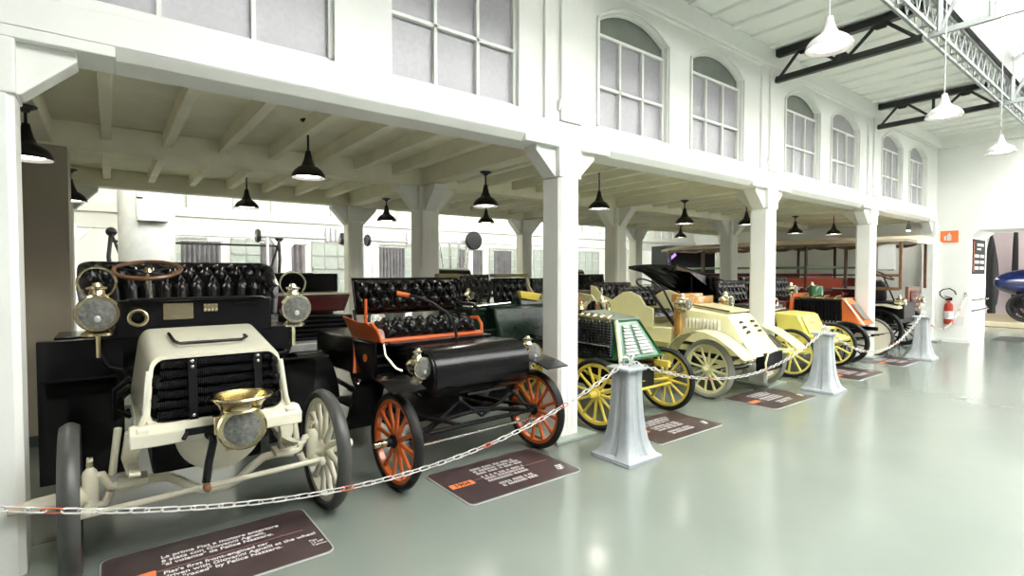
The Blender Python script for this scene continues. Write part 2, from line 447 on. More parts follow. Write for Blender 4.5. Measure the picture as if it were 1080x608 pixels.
# roof trusses on the column lines
Q0, HS = .04, 1.76
def truss(x, label):  # black members near the wall, pale grey ones past the girder
    r = thing('roof_truss', label, 'roof truss', (x, 0, 0))
    g = G(); g.box(0, (YF+1.95)/2, 4.29, .075, YF-1.95, .05); g.box(0, (YF+1.95)/2, 4.32, .03, YF-1.95, .06); g.build('bottom_chord', IRON_D, r)
    g = G(); g.box(0, (YF+1.95)/2, 4.66, .10, YF-1.95, .09); g.build('top_chord', IRON_D, r)
    ys = [3.58, 3.25, 2.92, 2.60, 2.30, 2.02]
    br = [((3.60, 4.30), (3.30, 4.64)), ((3.20, 4.64), (2.86, 4.34)), ((2.80, 4.32), (2.80, 4.64)), ((2.72, 4.34), (2.40, 4.64)), ((2.34, 4.64), (2.02, 4.34))]
    for (a, b) in br: G().tube([(0, *a), (0, *b)], .022, 6).build('strut', IRON_D, r)
    for (y, z) in ((2.80, 4.36), (2.37, 4.61), (3.25, 4.61)):
        G().prism('x', [(y-.12, z+(-.03 if z < 4.5 else .03)), (y+.12, z+(-.03 if z < 4.5 else .03)), (y+.05, z+(.05 if z < 4.5 else -.05)), (y-.05, z+(.05 if z < 4.5 else -.05))], -.012, .012).build('gusset_plate', IRON_D, r)
    # glazed part: pale long chord and fan of thin bars
    g = G(); g.box(0, 0, 4.30, .05, 3.8, .035); g.box(0, 0, 4.325, .02, 3.8, .05); g.build('tie_bar', IRON_L, r)
    for s in (1, -1):
        g = G(); g.tube([(0, Q0+s*HS, 4.95), (0, Q0, 6.35)], .028, 6); g.build('rafter', IRON_L, r)
        for t in (.0, .25, .5, .75):
            y = Q0+s*HS*(1-t); z = 4.95+1.4*t
            G().tube([(0, y, z), (0, y, 4.32)], .028, 6).build('post', IRON_L, r)
            y2 = Q0+s*HS*(1-t-.25); z2 = 4.95+1.4*(t+.25)
            G().tube([(0, y, 4.32), (0, y2, z2)], .022, 6).build('diagonal', IRON_L, r)
    return r
truss(XC[2], 'nearer iron roof truss with black struts above the second window pair')
truss(XC[3], 'farther iron roof truss with black struts beside the small lamp')

# far nave seen through the gallery
YB = 13.1
fw = []
for k in range(-1, 5):
    a = XC[0]-.1+3.97*k
    for q in (.42, 1.32, 2.22, 3.0): fw.append([(a+q, 3.0), (a+q+.62, 3.0), (a+q+.62, 3.72), (a+q, 3.72)])
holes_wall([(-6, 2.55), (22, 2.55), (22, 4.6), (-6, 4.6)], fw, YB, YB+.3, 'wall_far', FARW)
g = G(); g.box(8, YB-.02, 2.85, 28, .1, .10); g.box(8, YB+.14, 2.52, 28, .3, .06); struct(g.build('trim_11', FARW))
for i, p in enumerate(fw):
    r = struct(G().box(p[0][0]+.31, YB+.12, 3.36, .62, .02, .72).build('window_%d' % (30+i), WINL))
    G().box(p[0][0]+.31, YB+.10, 3.36, .03, .03, .72).build('window_frame', FRAME, r)
struct(G().box(8, 17.6, 2.0, 32, .2, 5.2).build('wall_back', WHITE))
for i in range(8):
    x = 1.4+2.35*i
    r = struct(G().box(x, 17.47, 1.75, 1.7, .02, 1.7).build('window_%d' % (70+i), WINL)); g = G()
    for k in range(5): g.box(x-.85+.425*k, 17.45, 1.75, .05, .03, 1.75)
    for k in range(5): g.box(x, 17.45, .9+.425*k, 1.75, .03, .05)
    g.build('window_frame', PALEM, r)
struct(G().box(4.7, -4.9, 2.2, 21.5, .3, 5.4).build('wall_front', DRAPE))  # unseen wall, cloth grey chosen to cut frontal fill light
struct(G().box(-1.35, 10.7, 2.5, .1, 14.0, 5.0).build('wall_side.002', TAN)); struct(G().box(20.0, 13.5, 2.5, .1, 8.4, 5.0).build('wall_side.003', FARW)); struct(G().box(17.8, 9.35, 2.5, 4.4, .1, 5.0).build('wall_side.004', FARW))  # unseen walls added to block sky light from the gallery and far hall
struct(G().box(-2.6, -.6, 2.6, .2, 8.6, 5.2).build('wall_side.001', DRAPE))  # unseen wall, darkened to cut light bouncing from the left
for k, x in enumerate((-.62, 3.32, 7.29)):
    column(x, YB+.12, ['far column of the opposite arcade beside the round duct', 'far column of the opposite arcade above the red racer', 'far column of the opposite arcade right of the flywheel'][k], ['+x', '-x'], h=2.55)

struct(G().box(8, 11.02, 5.0, 32, 3.24, .06).build('ceiling.002', CEILP))  # unseen far roof pieces, slits between them sized to set the hall's brightness
struct(G().box(8, 13.56, 5.0, 32, 1.54, .06).build('ceiling.006', CEILP))
struct(G().box(8, 16.5, 4.7, 32, 2.3, .06).build('ceiling.004', CEILP))
# ------------------------------------------------------------------ lamps
def shade_prof(R): return [(.022, .30), (.030, .25), (.042, .19), (.056, .155), (.062, .135), (.085, .12), (.120, .085), (.143, .045), (.152, .01), (.155, 0)]
def pendant(me_shade, me_in, me_bulb, loc, rose_z, mt, label, group, scale=1, power=8, cord=.01, wide=1.0, name='pendant_lamp'):
    x, y, z = loc
    r = thing(name, label, 'pendant lamp', loc, 0, group)
    for me, nm in ((me_shade, 'lamp_shade'), (me_in, 'reflector'), (me_bulb, 'bulb')):
        o = put(me, nm, r); o.scale = (scale*wide, scale*wide, scale*.84)
    G().tube([(0, 0, .24*scale), (0, 0, rose_z-z)], cord, 8).build('stem', mt, r)
    G().lathe([(.02, -.045), (.03, -.03), (.065, -.012), (.068, 0)], (0, 0, rose_z-z)).build('ceiling_rose', mt, r)
    if power:
        l = bpy.data.lights.new('bulb_light', 'SPOT'); l.energy = power; l.spot_size = 2.4; l.spot_blend = .5; l.color = (1, .93, .82); l.shadow_soft_size = .05
        lo = bpy.data.objects.new('bulb_light', l); C.objects.link(lo); lo.parent = r; lo.location = (0, 0, -.01)
    return r
prof = shade_prof(1)
def bell(m, ins=False):
    p = prof if not ins else [(r-.006, h+.0005) for r, h in prof[3:]]
    g = G(); g.lathe(p, capped=False) if ins else g.lathe(p+[(.150, 0.0)]+[(r-.004, h) for r, h in prof[::-1]], capped=False)
    return g.mesh('shade', m, 60)
SH_B = bell(LAMPB); SH_W = bell(LAMPW); REFL = bell(LAMPW, True)
BULB = G().lathe([(.001, .012), (.07, .012), (.105, .02), (.11, .035), (.03, .09), (.001, .09)]).mesh('bulb', GLOW)
yA, yB = 5.08, 7.85
LP = [(1.5, yA, 2.49, 'black pendant lamp above the cream car, large and nearest'), (-.45, yA, 2.41, 'black pendant lamp cut off by the left arcade column'),
      (3.52, yA, 2.38, 'black pendant lamp left of the middle arcade column, upper of two'), (5.45, yA, 2.49, 'black pendant lamp just right of the middle arcade column'),
      (7.47, yA, 2.40, 'black pendant lamp over the folded black carriage top, upper one'), (9.42, yA, 2.49, 'black pendant lamp just left of the column by the lemon yellow car'),
      (11.38, yA, 2.42, 'black pendant lamp above the omnibus front, left of two'), (13.3, yA, 2.49, 'black pendant lamp above the omnibus, right of two'),
      (-.33, yB, 2.42, 'black pendant lamp half hidden by the left inner brace'), (1.5, yB, 2.48, 'black pendant lamp in the rear bay behind the cream car, middle'),
      (3.52, yB, 2.42, 'black pendant lamp over the tufted backrest in the rear bay'), (5.45, yB, 2.50, 'black pendant lamp in the rear bay, lower of two by the middle column'),
      (11.38, yB, 2.48, 'black pendant lamp over the folded black carriage top, lower one')]
for x, y, z, lb in LP:
    pendant(SH_B, REFL, BULB, (x, y, z), BZ if min(abs(x-c) for c in XC) < .2 else 3.03, LAMPB, lb, 'black pendant lamps under the gallery', 1.0, 28)
for (x, y, z), lb in zip(((4.36, 1.72, 3.30), (6.95, 1.62, 3.23), (9.35, 1.58, 3.18)), ('white enamel pendant lamp at the top right, nearest and largest', 'white enamel pendant lamp hanging before the second roof truss', 'white enamel pendant lamp farthest, near the end wall')):
    pendant(SH_W, REFL, BULB, (x, y, z), 5.30, LAMPW, lb, 'white pendant lamps in the nave', .95, 15, .006, 1.12)
for (x, y, z), lb in zip(((14.95, 4.1, 2.62), (12.3, 6.2, 2.62)), ('small glaring spotlight by the end wall under the gallery', 'small glaring spotlight above the omnibus roof')):
    r = thing('spotlight', lb, 'spotlight', (x, y, z)); G().lathe([(.03, .14), (.045, .12), (.05, .0), (.05, -.02), (.044, -.02), (.04, .0)]).build('housing', LAMPW, r)
    G().ball((0, 0, 0), .042).build('bulb', mat('glaring bulb', (1, 1, 1), .5, noise=0, emit=((1, .95, .85), 60)), r); G().tube([(0, 0, .13), (0, 0, 3.03-z)], .012).build('stem', LAMPW, r)

# ------------------------------------------------------------------ stanchions and chains
def pedestal(x, y, label):
    r = thing('cast_iron_stanchion', label, 'stanchion', (x, y, 0), 0, 'cast iron stanchions')
    secs = []
    zs = [0, .03, .05, .10, .17, .26, .38, .52, .66, .74, .765]
    hw = [.215, .215, .195, .165, .142, .125, .112, .103, .098, .10, .108]
    for z, w in zip(zs, hw):
        rb = .78 if z > .04 else 1.0
        sec = []
        for q in range(4):
            c, s = (1, 0, -1, 0)[q], (0, 1, 0, -1)[q]
            for (a, b) in ((w, -w*.80), (w, -w*.30), (w*(rb+.12 if rb < 1 else 1), -w*.14), (w*(rb+.12 if rb < 1 else 1), w*.14), (w, w*.30), (w, w*.80), (w*(.93 if rb < 1 else 1), w*(.93 if rb < 1 else 1))):
                if z > .04 and abs(b) < w*.2: a = w*.90
                sec.append(Vector((a*c-b*s, a*s+b*c, z)))
        secs.append(sec)
    G().loft(secs).build('body', PEDP, r, ang=25)
    G().box(0, 0, .008, .44, .40, .016).build('foot_plate', PEDP, r, bev=.004)
    G().box(0, 0, .778, .25, .25, .028).build('cap', PEDP, r, bev=.008)
    g = G(); g.tube([(-.045, 0, .79), (-.04, 0, .86), (0, 0, .895), (.04, 0, .86), (.045, 0, .79)], .011); g.build('loop', PEDP, r)
    g = G(); g.ring((-.05, -.02, .835), .045, .008, (.5, 1, .25)); g.ring((.05, -.02, .835), .045, .008, (-.5, 1, .3)); g.build('ring', CHAINW, r)
    return r
PEDS = [(3.54, 2.97), (7.66, 3.02), (12.0, 3.05)]
for (x, y), lb in zip(PEDS, ('pale grey flared stanchion before the green bonnet car, nearest', 'pale grey flared stanchion before the lemon yellow and orange cars', 'pale grey flared stanchion nearest the end wall')): pedestal(x, y, lb)
LINK = None
def link_mesh(m):
    pts = []
    a, b = .024, .013
    for k in range(6): pts.append((a+b*math.sin(PI*k/5)*1.0, b*math.cos(PI*k/5), 0))
    for k in range(6): pts.append((-a-b*math.sin(PI*k/5), -b*math.cos(PI*k/5), 0))
    return G().tube(pts, .0040, 6, closed=True).mesh('link', m)
LK, LKR = link_mesh(CHAINW), link_mesh(CHAINR)
def chain(name, label, p0, p1, sag, pitch, reds, scale=1):
    r = thing(name, label, 'chain', (p0[0], p0[1], 0), 0, 'barrier chains')
    p0, p1 = Vector(p0), Vector(p1); o = Vector((p0.x, p0.y, 0)); N = 400; P = []
    for i in range(N+1):
        t = i/N; p = p0.lerp(p1, t); p.z -= sag*4*t*(1-t); P.append(p)
    d = 0; nxt = 0; k = 0
    for i in range(N):
        s = (P[i+1]-P[i]).length
        if d >= nxt:
            t = (P[i+1]-P[i]).normalized()
            o2 = put(LKR if k in reds else LK, 'link', r, P[i]-o)
            q = t.to_track_quat('X', 'Z'); 
            o2.rotation_mode = 'QUATERNION'; o2.rotation_quaternion = q @ Matrix.Rotation(PI/2*(k % 2)+.5, 3, 'X').to_quaternion()
            o2.scale = (scale,)*3
            nxt += pitch; k += 1
        d += s
    return r
chain('barrier_chain', 'white link chain hanging across the cream and orange wheeled cars', (-.85, 2.95, .82), (3.49, 2.95, .83), .475, .062, {11, 32, 48, 60})
chain('barrier_chain', 'white chain between the nearest and the middle stanchion', (3.59, 2.95, .83), (7.61, 3.0, .83), .36, .062, {20, 21, 40})
chain('barrier_chain', 'white chain between the middle and the last stanchion', (7.71, 3.0, .83), (11.95, 3.05, .83), .48, .075, {20, 38}, 1.25)
chain('barrier_chain', 'pale rope like chain from the last stanchion to the end wall', (12.05, 3.05, .83), (15.38, 3.12, 1.10), .50, .075, {9, 10, 20, 21, 30, 31, 32, 38, 39}, 1.25)
r = thing('chain_hook', 'small hook plate on the end wall holding the chain', 'wall hook', (XE, 3.12, 1.11)); G().box(-.01, 0, 0, .02, .05, .09).build('plate', STEEL, r, bev=.004); G().ring((-.03, 0, -.01), .02, .006, 'y', 16).build('eye', STEEL, r)

# ------------------------------------------------------------------ floor information plates
def info_plate(x, label, kind, y=3.30, w=1.06, d=.66):
    r = thing('information_plate', label, 'information plate', (x, y, 0), 0, 'information plates on the floor')
    G().prism('z', rrect(-w/2-.008, w/2+.008, -d/2-.008, d/2+.008, .05), .001, .009).build('backing', PLATEE, r)
    G().prism('z', rrect(-w/2, w/2, -d/2, d/2, .045), .009, .011).build('printed_panel', PLATE, r)
    z = .0115
    G().box(-.02, .015, z, w-.12, .004, .001).build('line', LINEP, r)
    g = G(); g.box(-w/2+.13, .0, z+.0005, .20, .075, .001); g.build('year_tag', TAGO, r)
    if kind == 0:
        text(r, 'La prima Fiat a motore anteriore\n\u00e8 stata con Giovanni Agnelli,\n"al volante" da Felice Nazzaro.', .046, TEXTW, (-.27, .155, z), bold=.0006)
        text(r, "Fiat's first front-engined car\ndriven with Giovanni Agnelli at the wheel\nand \"raced\" by Felice Nazzaro.", .046, TEXTW, (-.27, -.035, z), bold=.0006)
        text(r, 'Fiat\n12 HP\nTorino', .03, TEXTW, (.44, -.16, z))
    else:
        if kind == 1: text(r, '1904', .07, TEXTB, (-w/2+.06, -.024, z+.001), bold=.0015)
        rnd = random.Random(kind)
        for (y0, n, h, x0, L) in ((.20, 3, .035, -.20, .45), (.035, 3, .035, -.20, .43), (-.15, 2, .04, -.16, .36)):
            g = G()
            for k in range(n):
                x = x0; 
                while x < x0+L*(.85+.15*rnd.random()):
                    ww = .012+.02*rnd.random()
                    for q in (0, 1):
                        g.box(x+ww/2, y0-k*.048+(q-.5)*h*.55, z, ww, h*.22, .001)
                    g.box(x+.003, y0-k*.048, z, .006, h*.75, .001)
                    x += ww+.006+(.018 if rnd.random() < .2 else 0)
            g.build('lettering', TEXTW, r)
        g = G()
        for q in range(3): g.box(.44-.012*q, -.14-.03*q, z, .07, .012, .001); g.box(.45-.02*q, -.155-.03*q, z, .012, .02, .001)
        g.build('emblem', TEXTW, r)
    return r
info_plate(.47, 'dark floor plate with italic text before the cream car', 0)
info_plate(2.47, 'dark floor plate marked 1904 before the orange wheeled car', 1)
info_plate(4.56, 'dark floor plate half behind the nearest stanchion', 2)
info_plate(6.67, 'dark floor plate before the pale yellow car', 3, y=3.25)
info_plate(9.3, 'dark floor plate just right of the middle stanchion', 4)
info_plate(11.2, 'dark floor plate before the orange bonnet car', 5)

# ------------------------------------------------------------------ wheels
_wm = {}
def wheel(parent, x, y, z, R, w, tm, sm, n=12, out=1, hub_len=.16, hub_r=.045, hm=None, spoke_r=.013, rim=.036, steer=0, solid=None, name='wheel'):
    key = (R, w, tm.name, sm.name, n, hub_len, hub_r, (hm or sm).name, spoke_r)
    if key not in _wm:
        ty = rim if False else .0
        tr = w*.55
        prof = [(R-tr*1.15, -w*.30), (R-tr*.9, -w*.46), (R-tr*.45, -w*.5), (R-.012, -w*.36), (R, -w*.12), (R, w*.12), (R-.012, w*.36), (R-tr*.45, w*.5), (R-tr*.9, w*.46), (R-tr*1.15, w*.30)]
        Ri = R-tr*1.1
        tyre = G().lathe(prof+[prof[0]], axis='x', seg=48, capped=False).mesh('tyre', tm, 40)
        rm = G().lathe([(Ri+.004, -w*.30), (Ri-rim, -w*.28), (Ri-rim, w*.28), (Ri+.004, w*.30), (Ri+.004, -w*.30)], axis='x', seg=48, capped=False).mesh('rim', sm, 40)
        hb = G().lathe([(.0, -hub_len*.4), (hub_r*.8, -hub_len*.4), (hub_r, -hub_len*.25), (hub_r*1.5, -.03), (hub_r*1.5, .03), (hub_r, .045), (hub_r*.85, hub_len*.8), (hub_r*.6, hub_len), (0, hub_len)], axis='x', seg=20).mesh('hub', hm or sm, 40)
        sp = G().tube([(0, 0, hub_r*.9), (0, 0, hub_r*2.5), (0, 0, Ri-rim-.06), (0, 0, Ri-rim+.004)], [spoke_r*1.25, spoke_r*1.2, spoke_r*.95, spoke_r*1.3], 8).mesh('spoke', sm, 60)
        _wm[key] = (tyre, rm, hb, sp)
    tyre, rm, hb, sp = _wm[key]
    wo = put(rm, name, parent, (x, y, z), (0, 0, steer))
    put(tyre, 'tyre', wo); h = put(hb, 'hub', wo); h.scale = (out, 1, 1)
    if solid: G().lathe([(.05, out*.012), (R*.66, out*.004), (R*.80, 0), (R*.80, -out*.01), (.05, -out*.004)], axis='x', seg=40).build('disc', solid, wo)
    else:
        for k in range(n): put(sp, 'spoke', wo, rot=(2*PI*k/n+.13, 0, 0))
    return wo
def fender_arc(R, a0, a1, n=12, cy=0, cz=0): return [(cy+R*math.cos(a0+(a1-a0)*k/n), cz+R*math.sin(a0+(a1-a0)*k/n)) for k in range(n+1)]
def leaf_spring(parent, x, y0, y1, z, m, w=.045, nm='leaf_spring'):
    g = G(); L = y1-y0
    for q in range(4):
        a, b = y0+L*.1*q, y1-L*.1*q
        pts = [(a+(b-a)*k/8, z-.012*q-.06*(1-((a+(b-a)*k/8-(y0+y1)/2)/(L/2))**2)) for k in range(9)]
        g.band(pts, .010, x-w/2, x+w/2)
    return g.build(nm, m, parent)
def brass_lamp(parent, x, y, z, R, m, post=.16, handle=True, name='side_lamp', tall=1.0):
    # carriage lamp facing -y, child parts of one lamp part
    b = G().lathe([(R*.72, .13), (R*.85, .10), (R*.92, .03), (R*.88, 0), (R, -.012), (R*1.06, -.03), (R*1.0, -.048), (R*.86, -.045)], (0, 0, 0), 'y').build(name, m, parent, (x, y, z))
    G().lathe([(.0, -.062), (R*.5, -.058), (R*.84, -.047), (R*.84, -.03), (0, -.03)], axis='y').build('lens', LENS, b)
    g = G(); g.ball((0, -.060, -R*.30), R*.16, 1, .3, 1.2); g.build('burner', PALEM, b)
    g = G(); g.lathe([(R*.55, R*.85), (R*.42, R*1.02), (R*.36, R*1.3), (R*.50, R*1.36), (R*.50, R*1.45), (R*.28, R*1.52), (R*.20, R*1.72), (0, R*1.74)], (0, .05, 0)); g.build('chimney', m, b)
    g = G(); g.lathe([(R*.45, -R*.85), (R*.62, -R*1.08), (R*.78, -R*1.16), (R*.80, -R*1.30), (R*.30, -R*1.34)], (0, .05, 0)); g.build('font', m, b)
    if handle: G().ring((0, .05, R*1.72), R*.88, .008, 'y', 32, 6).build('carrying_ring', m, b)
    if post: G().tube([(0, .05, -R*1.3), (0, .05, -R*1.3-post)], .016).build('bracket_post', m, b)
    return b

# ------------------------------------------------------------------ car 1: cream front-engined car
def cream_car():
    r = thing('vintage_car', 'cream fronted antique car with black finned radiator and brass lamps', 'car', (.485, 3.6, 0), 0, 'veteran cars in the front row')
    for s in (-1, 1):
        wheel(r, s*.665, 0, .40, .40, .088, TYREG, CREAM, 12, s, .19, .045, None, .018, steer=.02)
        wheel(r, s*.665, 1.95, .43, .43, .09, TYREG, CREAM, 12, s, .16, .045, None, .02)
        G().box(s*.36, 1.0, .755, .055, 2.7, .085).build('chassis_rail', CREAM, r, bev=.006)
        leaf_spring(r, s*.40, -.42, .42, .60, CREAM)
        # spring hanger and axle yoke
        g = G(); g.prism('y', [(s*.34, .72), (s*.43, .72), (s*.45, .58), (s*.42, .46), (s*.36, .46), (s*.37, .58)], -.06, .0); g.box(s*.40, -.03, .45, .14, .14, .035)
        g.tube([(s*.46, .02, .74), (s*.49, .02, .48)], .02); g.build('spring_hanger', CREAM, r, bev=.006)
        g = G(); g.tube([(s*.44, 0, .41), (s*.50, 0, .43), (s*.535, 0, .50), (s*.585, 0, .50)], .022); g.tube([(s*.50, 0, .40), (s*.525, 0, .34), (s*.585, 0, .33)], .022)
        g.lathe([(.032, .30), (.036, .31), (.036, .51), (.03, .53), (.014, .55), (.014, .60), (0, .60)], (s*.585, 0, 0)); g.build('steering_yoke', CREAM, r)
        G().lathe([(.014, .55), (.016, .56), (.012, .61), (0, .61)], (s*.585, 0, 0), seg=12).build('oiler', BRASS, r)
    for s in (-1,):
        pass
    G().lathe([(.034, 0), (.036, .05), (.030, .14), (.024, .19), (0, .19)], (-.72, 0, .40), (-1, 0, 0), 20).build('hub_cap', mat('pink beige hub paint', (.66, .52, .40), .3), r)
    # dropped axle
    pts = [(-.46, 0, .41), (-.34, 0, .425), (-.24, 0, .42), (-.17, 0, .375), (-.10, 0, .315), (-.02, 0, .29), (.06, 0, .29), (.14, 0, .315), (.21, 0, .375), (.28, 0, .42), (.36, 0, .425), (.46, 0, .41)]
    G().tube(pts, .026, 10).build('front_axle', CREAM, r)
    G().tube([(-.66, -.14, .345), (.62, -.14, .375)], .017, 10).build('track_rod', CREAM, r)
    g = G()
    for s in (-1, 1): g.tube([(s*.585, 0, .36), (s*.60, -.14, .36)], .02); g.ball((s*.60, -.14, .36), .028)
    g.build('steering_arm', CREAM, r)
    g = G(); g.prism('x', [(-.36, .70), (-.24, .70), (-.24, .80), (-.30, .80), (-.36, .77)], -.42, .42); g.build('front_crossmember', CREAM, r, bev=.008)
    g = G(); g.box(-.05, -.37, .755, .26, .02, .035); g.tube([(-.17, -.37, .755), (-.19, -.40, .73)], .012); g.build('crank_catch', BLACKM, r)
    # round cream pan behind the axle
    G().lathe([(.0, -.02), (.20, -.02), (.235, 0), (.235, .12), (.20, .15), (0, .15)], (.03, -.08, .665), 'y', 40).build('flywheel_pan', CREAM, r)
    g = G(); g.box(0, .55, .56, .60, .8, .34); g.box(0, .3, .9, .55, .5, .3); g.build('engine', BLACKM, r, bev=.02)  # black block added to stand in for the dark under the bonnet
    # bonnet shell: front ring leaning back at the top
    def sec(y_b, y_t, x_b, x_t, z0, z1, ins=0, R=.07):
        P = []
        for (u, v) in rrect(-1, 1, 0, 1, .16, 5):
            z = z0+(z1-z0)*v; xb = (x_b+(x_t-x_b)*v)-ins; y = y_b+(y_t-y_b)*v
            P.append(Vector((u*xb, y, z)))
        return P
    f0 = sec(-.28, -.23, .350, .320, .785, 1.150)
    i0 = sec(-.28, -.23, .330, .302, .800, 1.132)
    i1 = sec(-.10, -.05, .330, .302, .800, 1.132)
    b0 = sec(.48, .48, .400, .335, .785, 1.240)
    g = G(); g.loft([b0, f0, i0, i1], caps=True); g.build('bonnet', CREAM, r, ang=28)
    g = G(); 
    for s in (-1, 1):
        g.tube([(s*.40, -.20, .775), (s*.365, -.27, .80), (s*.345, -.285, .86), (s*.325, -.25, 1.08)], .016)
        g.build('shell_bead', CREAM, r); g = G()
    rd = G().prism('x', [(-.19, .81), (-.15, 1.12), (-.12, 1.12), (-.16, .81)], -.32, .30).build('radiator', BLACKM, r)
    for k in range(6):
        z = .832+.053*k; y = -.255+.045*(z-.78)/.36; xw = .300-.03*(z-.8)/.34
        pr = []; n = 120
        for q in range(n+1): pr.append((.0265 if q % 2 else .0225, -xw+2*xw*q/n))
        G().lathe(pr, (0, y, z), 'x', 12).build('finned_tube', BLACKM, rd, ang=20)
    g = G()
    for k in range(5):
        z = .832+.053*k; y = -.25; s = 1 if k % 2 == 0 else -1; xw = (.300-.03*(z-.8)/.34)
        g.tube([(s*xw, y, z), (s*(xw+.015), y, z+.015), (s*(xw+.015), y, z+.038), (s*xw, y, z+.053)], .02, 8); g.build('return_bend', BLACKM, rd); g = G()
    for x in (-.13, .20):
        st = G().prism('x', [(-.295, .80), (-.255, 1.13), (-.245, 1.13), (-.285, .80)], x-.02, x+.02).build('strap', BLACKM, rd)
        g = G(); g.ball((x, -.293, .825), .010); g.ball((x, -.258, 1.115), .011); g.ball((x, -.262, 1.085), .011); g.build('bolt', STEEL, st)
    G().tube([(-.20, .24, 1.225), (-.19, .02, 1.20), (-.17, -.07, 1.195), (.15, -.07, 1.195), (.185, -.02, 1.205), (.18, .02, 1.21)], .010).build('bonnet_handle', BLACK, r)
    # dashboard
    g = G(); g.box(0, .56, 1.30, .92, .05, .25); g.box(0, .53, 1.425, .80, .11, .02); g.build('dashboard', BLACK, r, bev=.012)
    G().box(-.12, .528, 1.345, .17, .008, .11).build('maker_plate', BRASS, r, bev=.003)
    g = G()
    for q in range(4): g.ball((.035+.022*q, .528, 1.383), .011, 1, .5, 1); g.ball((.035+.022*q, .528, 1.345), .011, 1, .5, 1)
    g.box(.068, .528, 1.364, .085, .008, .036); g.build('small_plaque', BRASS, r)
    G().lathe([(.052, -.02), (.056, -.03), (.05, -.034), (.036, -.02), (.030, .12), (.028, .2)], (-.345, .46, 1.315), 'y', capped=False).build('horn_mouth', BRASS, r)
    G().box(.30, .52, 1.385, .16, .01, .012).build('dash_trim', BLACKM, r)
    # steering wheel
    sw = G().ring((0, 0, 0), .205, .015, (-.05, -.32, 1), 40, 8).build('steering_wheel', WOODB, r, (-.255, 1.12, 1.622))
    ax = Vector((-.05, -.32, 1)).normalized(); q = Vector((0, 0, 1)).rotation_difference(ax)
    for k in range(5):
        a = 2*PI*k/5+.3; G().tube([(0, 0, -.02), q @ Vector((.20*math.cos(a), .20*math.sin(a), 0))], .008).build('spoke', BLACKM, sw)
    g = G(); g.lathe([(.03, -.04), (.034, -.01), (.02, .015), (0, .02)], (0, 0, 0), ax); g.build('boss', BRASS, sw)
    G().tube([(-.255, 1.12, 1.61), (-.235, .72, 1.0)], .016).build('steering_column', STEEL, r)
    # body and seats
    g = G(); g.box(0, 1.75, .98, .98, 1.5, .38); g.box(0, .95, .90, .86, .75, .18); g.build('body', BLACK, r, bev=.02)
    pth = [(-.60, 1.12), (-.60, 1.34)]+[(-.36-.24*math.cos(PI/2*k/8), 1.34+.24*math.sin(PI/2*k/8)) for k in range(1, 9)]+[(.36*k/6, 1.58) for k in range(-5, 6)]+[(.36+.24*math.sin(PI/2*k/8), 1.34+.24*math.cos(PI/2*k/8)) for k in range(0, 9)]+[(.60, 1.12)]
    LN = [0]
    for p_, q_ in zip(pth, pth[1:]): LN.append(LN[-1]+math.dist(p_, q_))
    def fn(u, v):
        d = u*LN[-1]; k = 0
        while k < len(LN)-2 and LN[k+1] < d: k += 1
        (x0, y0), (x1, y1) = pth[k], pth[k+1]; t = (d-LN[k])/(LN[k+1]-LN[k])
        x, y = x0+(x1-x0)*t, y0+(y1-y0)*t; L = math.hypot(x1-x0, y1-y0); n = Vector(((y1-y0)/L, -(x1-x0)/L, .1)).normalized()
        zt = .44-.20*max(0, (abs(u-.5)-.30)/.2)**1.6
        return (x*(1+.06*v), y+.07*v, 1.25+zt*v), n
    G().tuft(fn, 170, 26, 17, 4, .05, .035, pleat=True).build('seat_back', LEATHER, r, ang=70)
    G().tuft(lambda u, v: ((-.52+1.04*u, 1.0+.55*v, 1.20), (0, 0, 1)), 60, 30, 7, 3, .09, .06).build('seat_cushion', LEATHER, r, ang=70)
    G().tuft(lambda u, v: ((-.56+1.12*u, 2.25+.06*v, 1.10+.42*v), (0, -1, .1)), 70, 20, 9, 2, .05, .05).build('rear_seat', LEATHER, r, ang=70)
    # side lamps
    brass_lamp(r, -.545, .50, 1.352, .108, BRASS, .14)
    brass_lamp(r, .615, .50, 1.335, .105, BRASSP, .14)
    G().tube([(-.545, .55, 1.10), (-.50, .57, 1.0), (-.40, .6, .96)], .014).build('lamp_bracket', BLACKM, r); G().tube([(.615, .55, 1.10), (.58, .57, 1.0), (.42, .6, .98)], .014).build('lamp_bracket', BLACKM, r)
    # front headlamp with cowl chimney
    hl = G().lathe([(.045, .16), (.085, .13), (.100, .05), (.100, .0), (.118, -.015), (.122, -.035), (.112, -.05), (.096, -.046)], axis=(.12, 1, .04)).build('headlamp', BRASS, r, (.075, -.46, .765))
    G().lathe([(0, -.07), (.05, -.062), (.096, -.044), (.096, -.02), (0, -.02)], axis=(.12, 1, .04)).build('lens', LENS, hl)
    g = G(); 
    secs = []
    for k, (z, w, d, yo) in enumerate(((.07, .090, .08, .03), (.10, .102, .085, .03), (.130, .118, .09, .02), (.155, .140, .10, .0), (.168, .146, .105, -.01))):
        secs.append([Vector((w*math.cos(2*PI*q/28), yo+d*math.sin(2*PI*q/28), z+.012*math.sin(2*PI*q/28))) for q in range(28)])
    inner = [[Vector((p.x*.9, (p.y)*.9, p.z)) for p in s_] for s_ in secs[::-1]]
    g.loft(secs+inner[:-1], caps=True); g.build('cowl', BRASS, hl)
    g = G(); g.ring((0, -.01, .170), .146, .008, 'z', 30, 6); g.ring((0, .01, .095), .095, .007, 'z', 30, 6); g.build('cowl_rim', BRASS, hl)
    G().box(-.115, .03, .02, .035, .06, .10).build('hinge_block', BRASS, hl, bev=.006)
    G().box(0.0, .06, -.11, .16, .10, .035).build('font', BRASS, hl, bev=.01)
    g = G(); g.tube([(-.06, -.37, .74), (-.06, -.44, .70), (-.085, -.46, .60), (-.10, -.47, .50)], .020); g.ball((-.06, -.38, .73), .035); g.build('starting_crank', BLACKM, r)
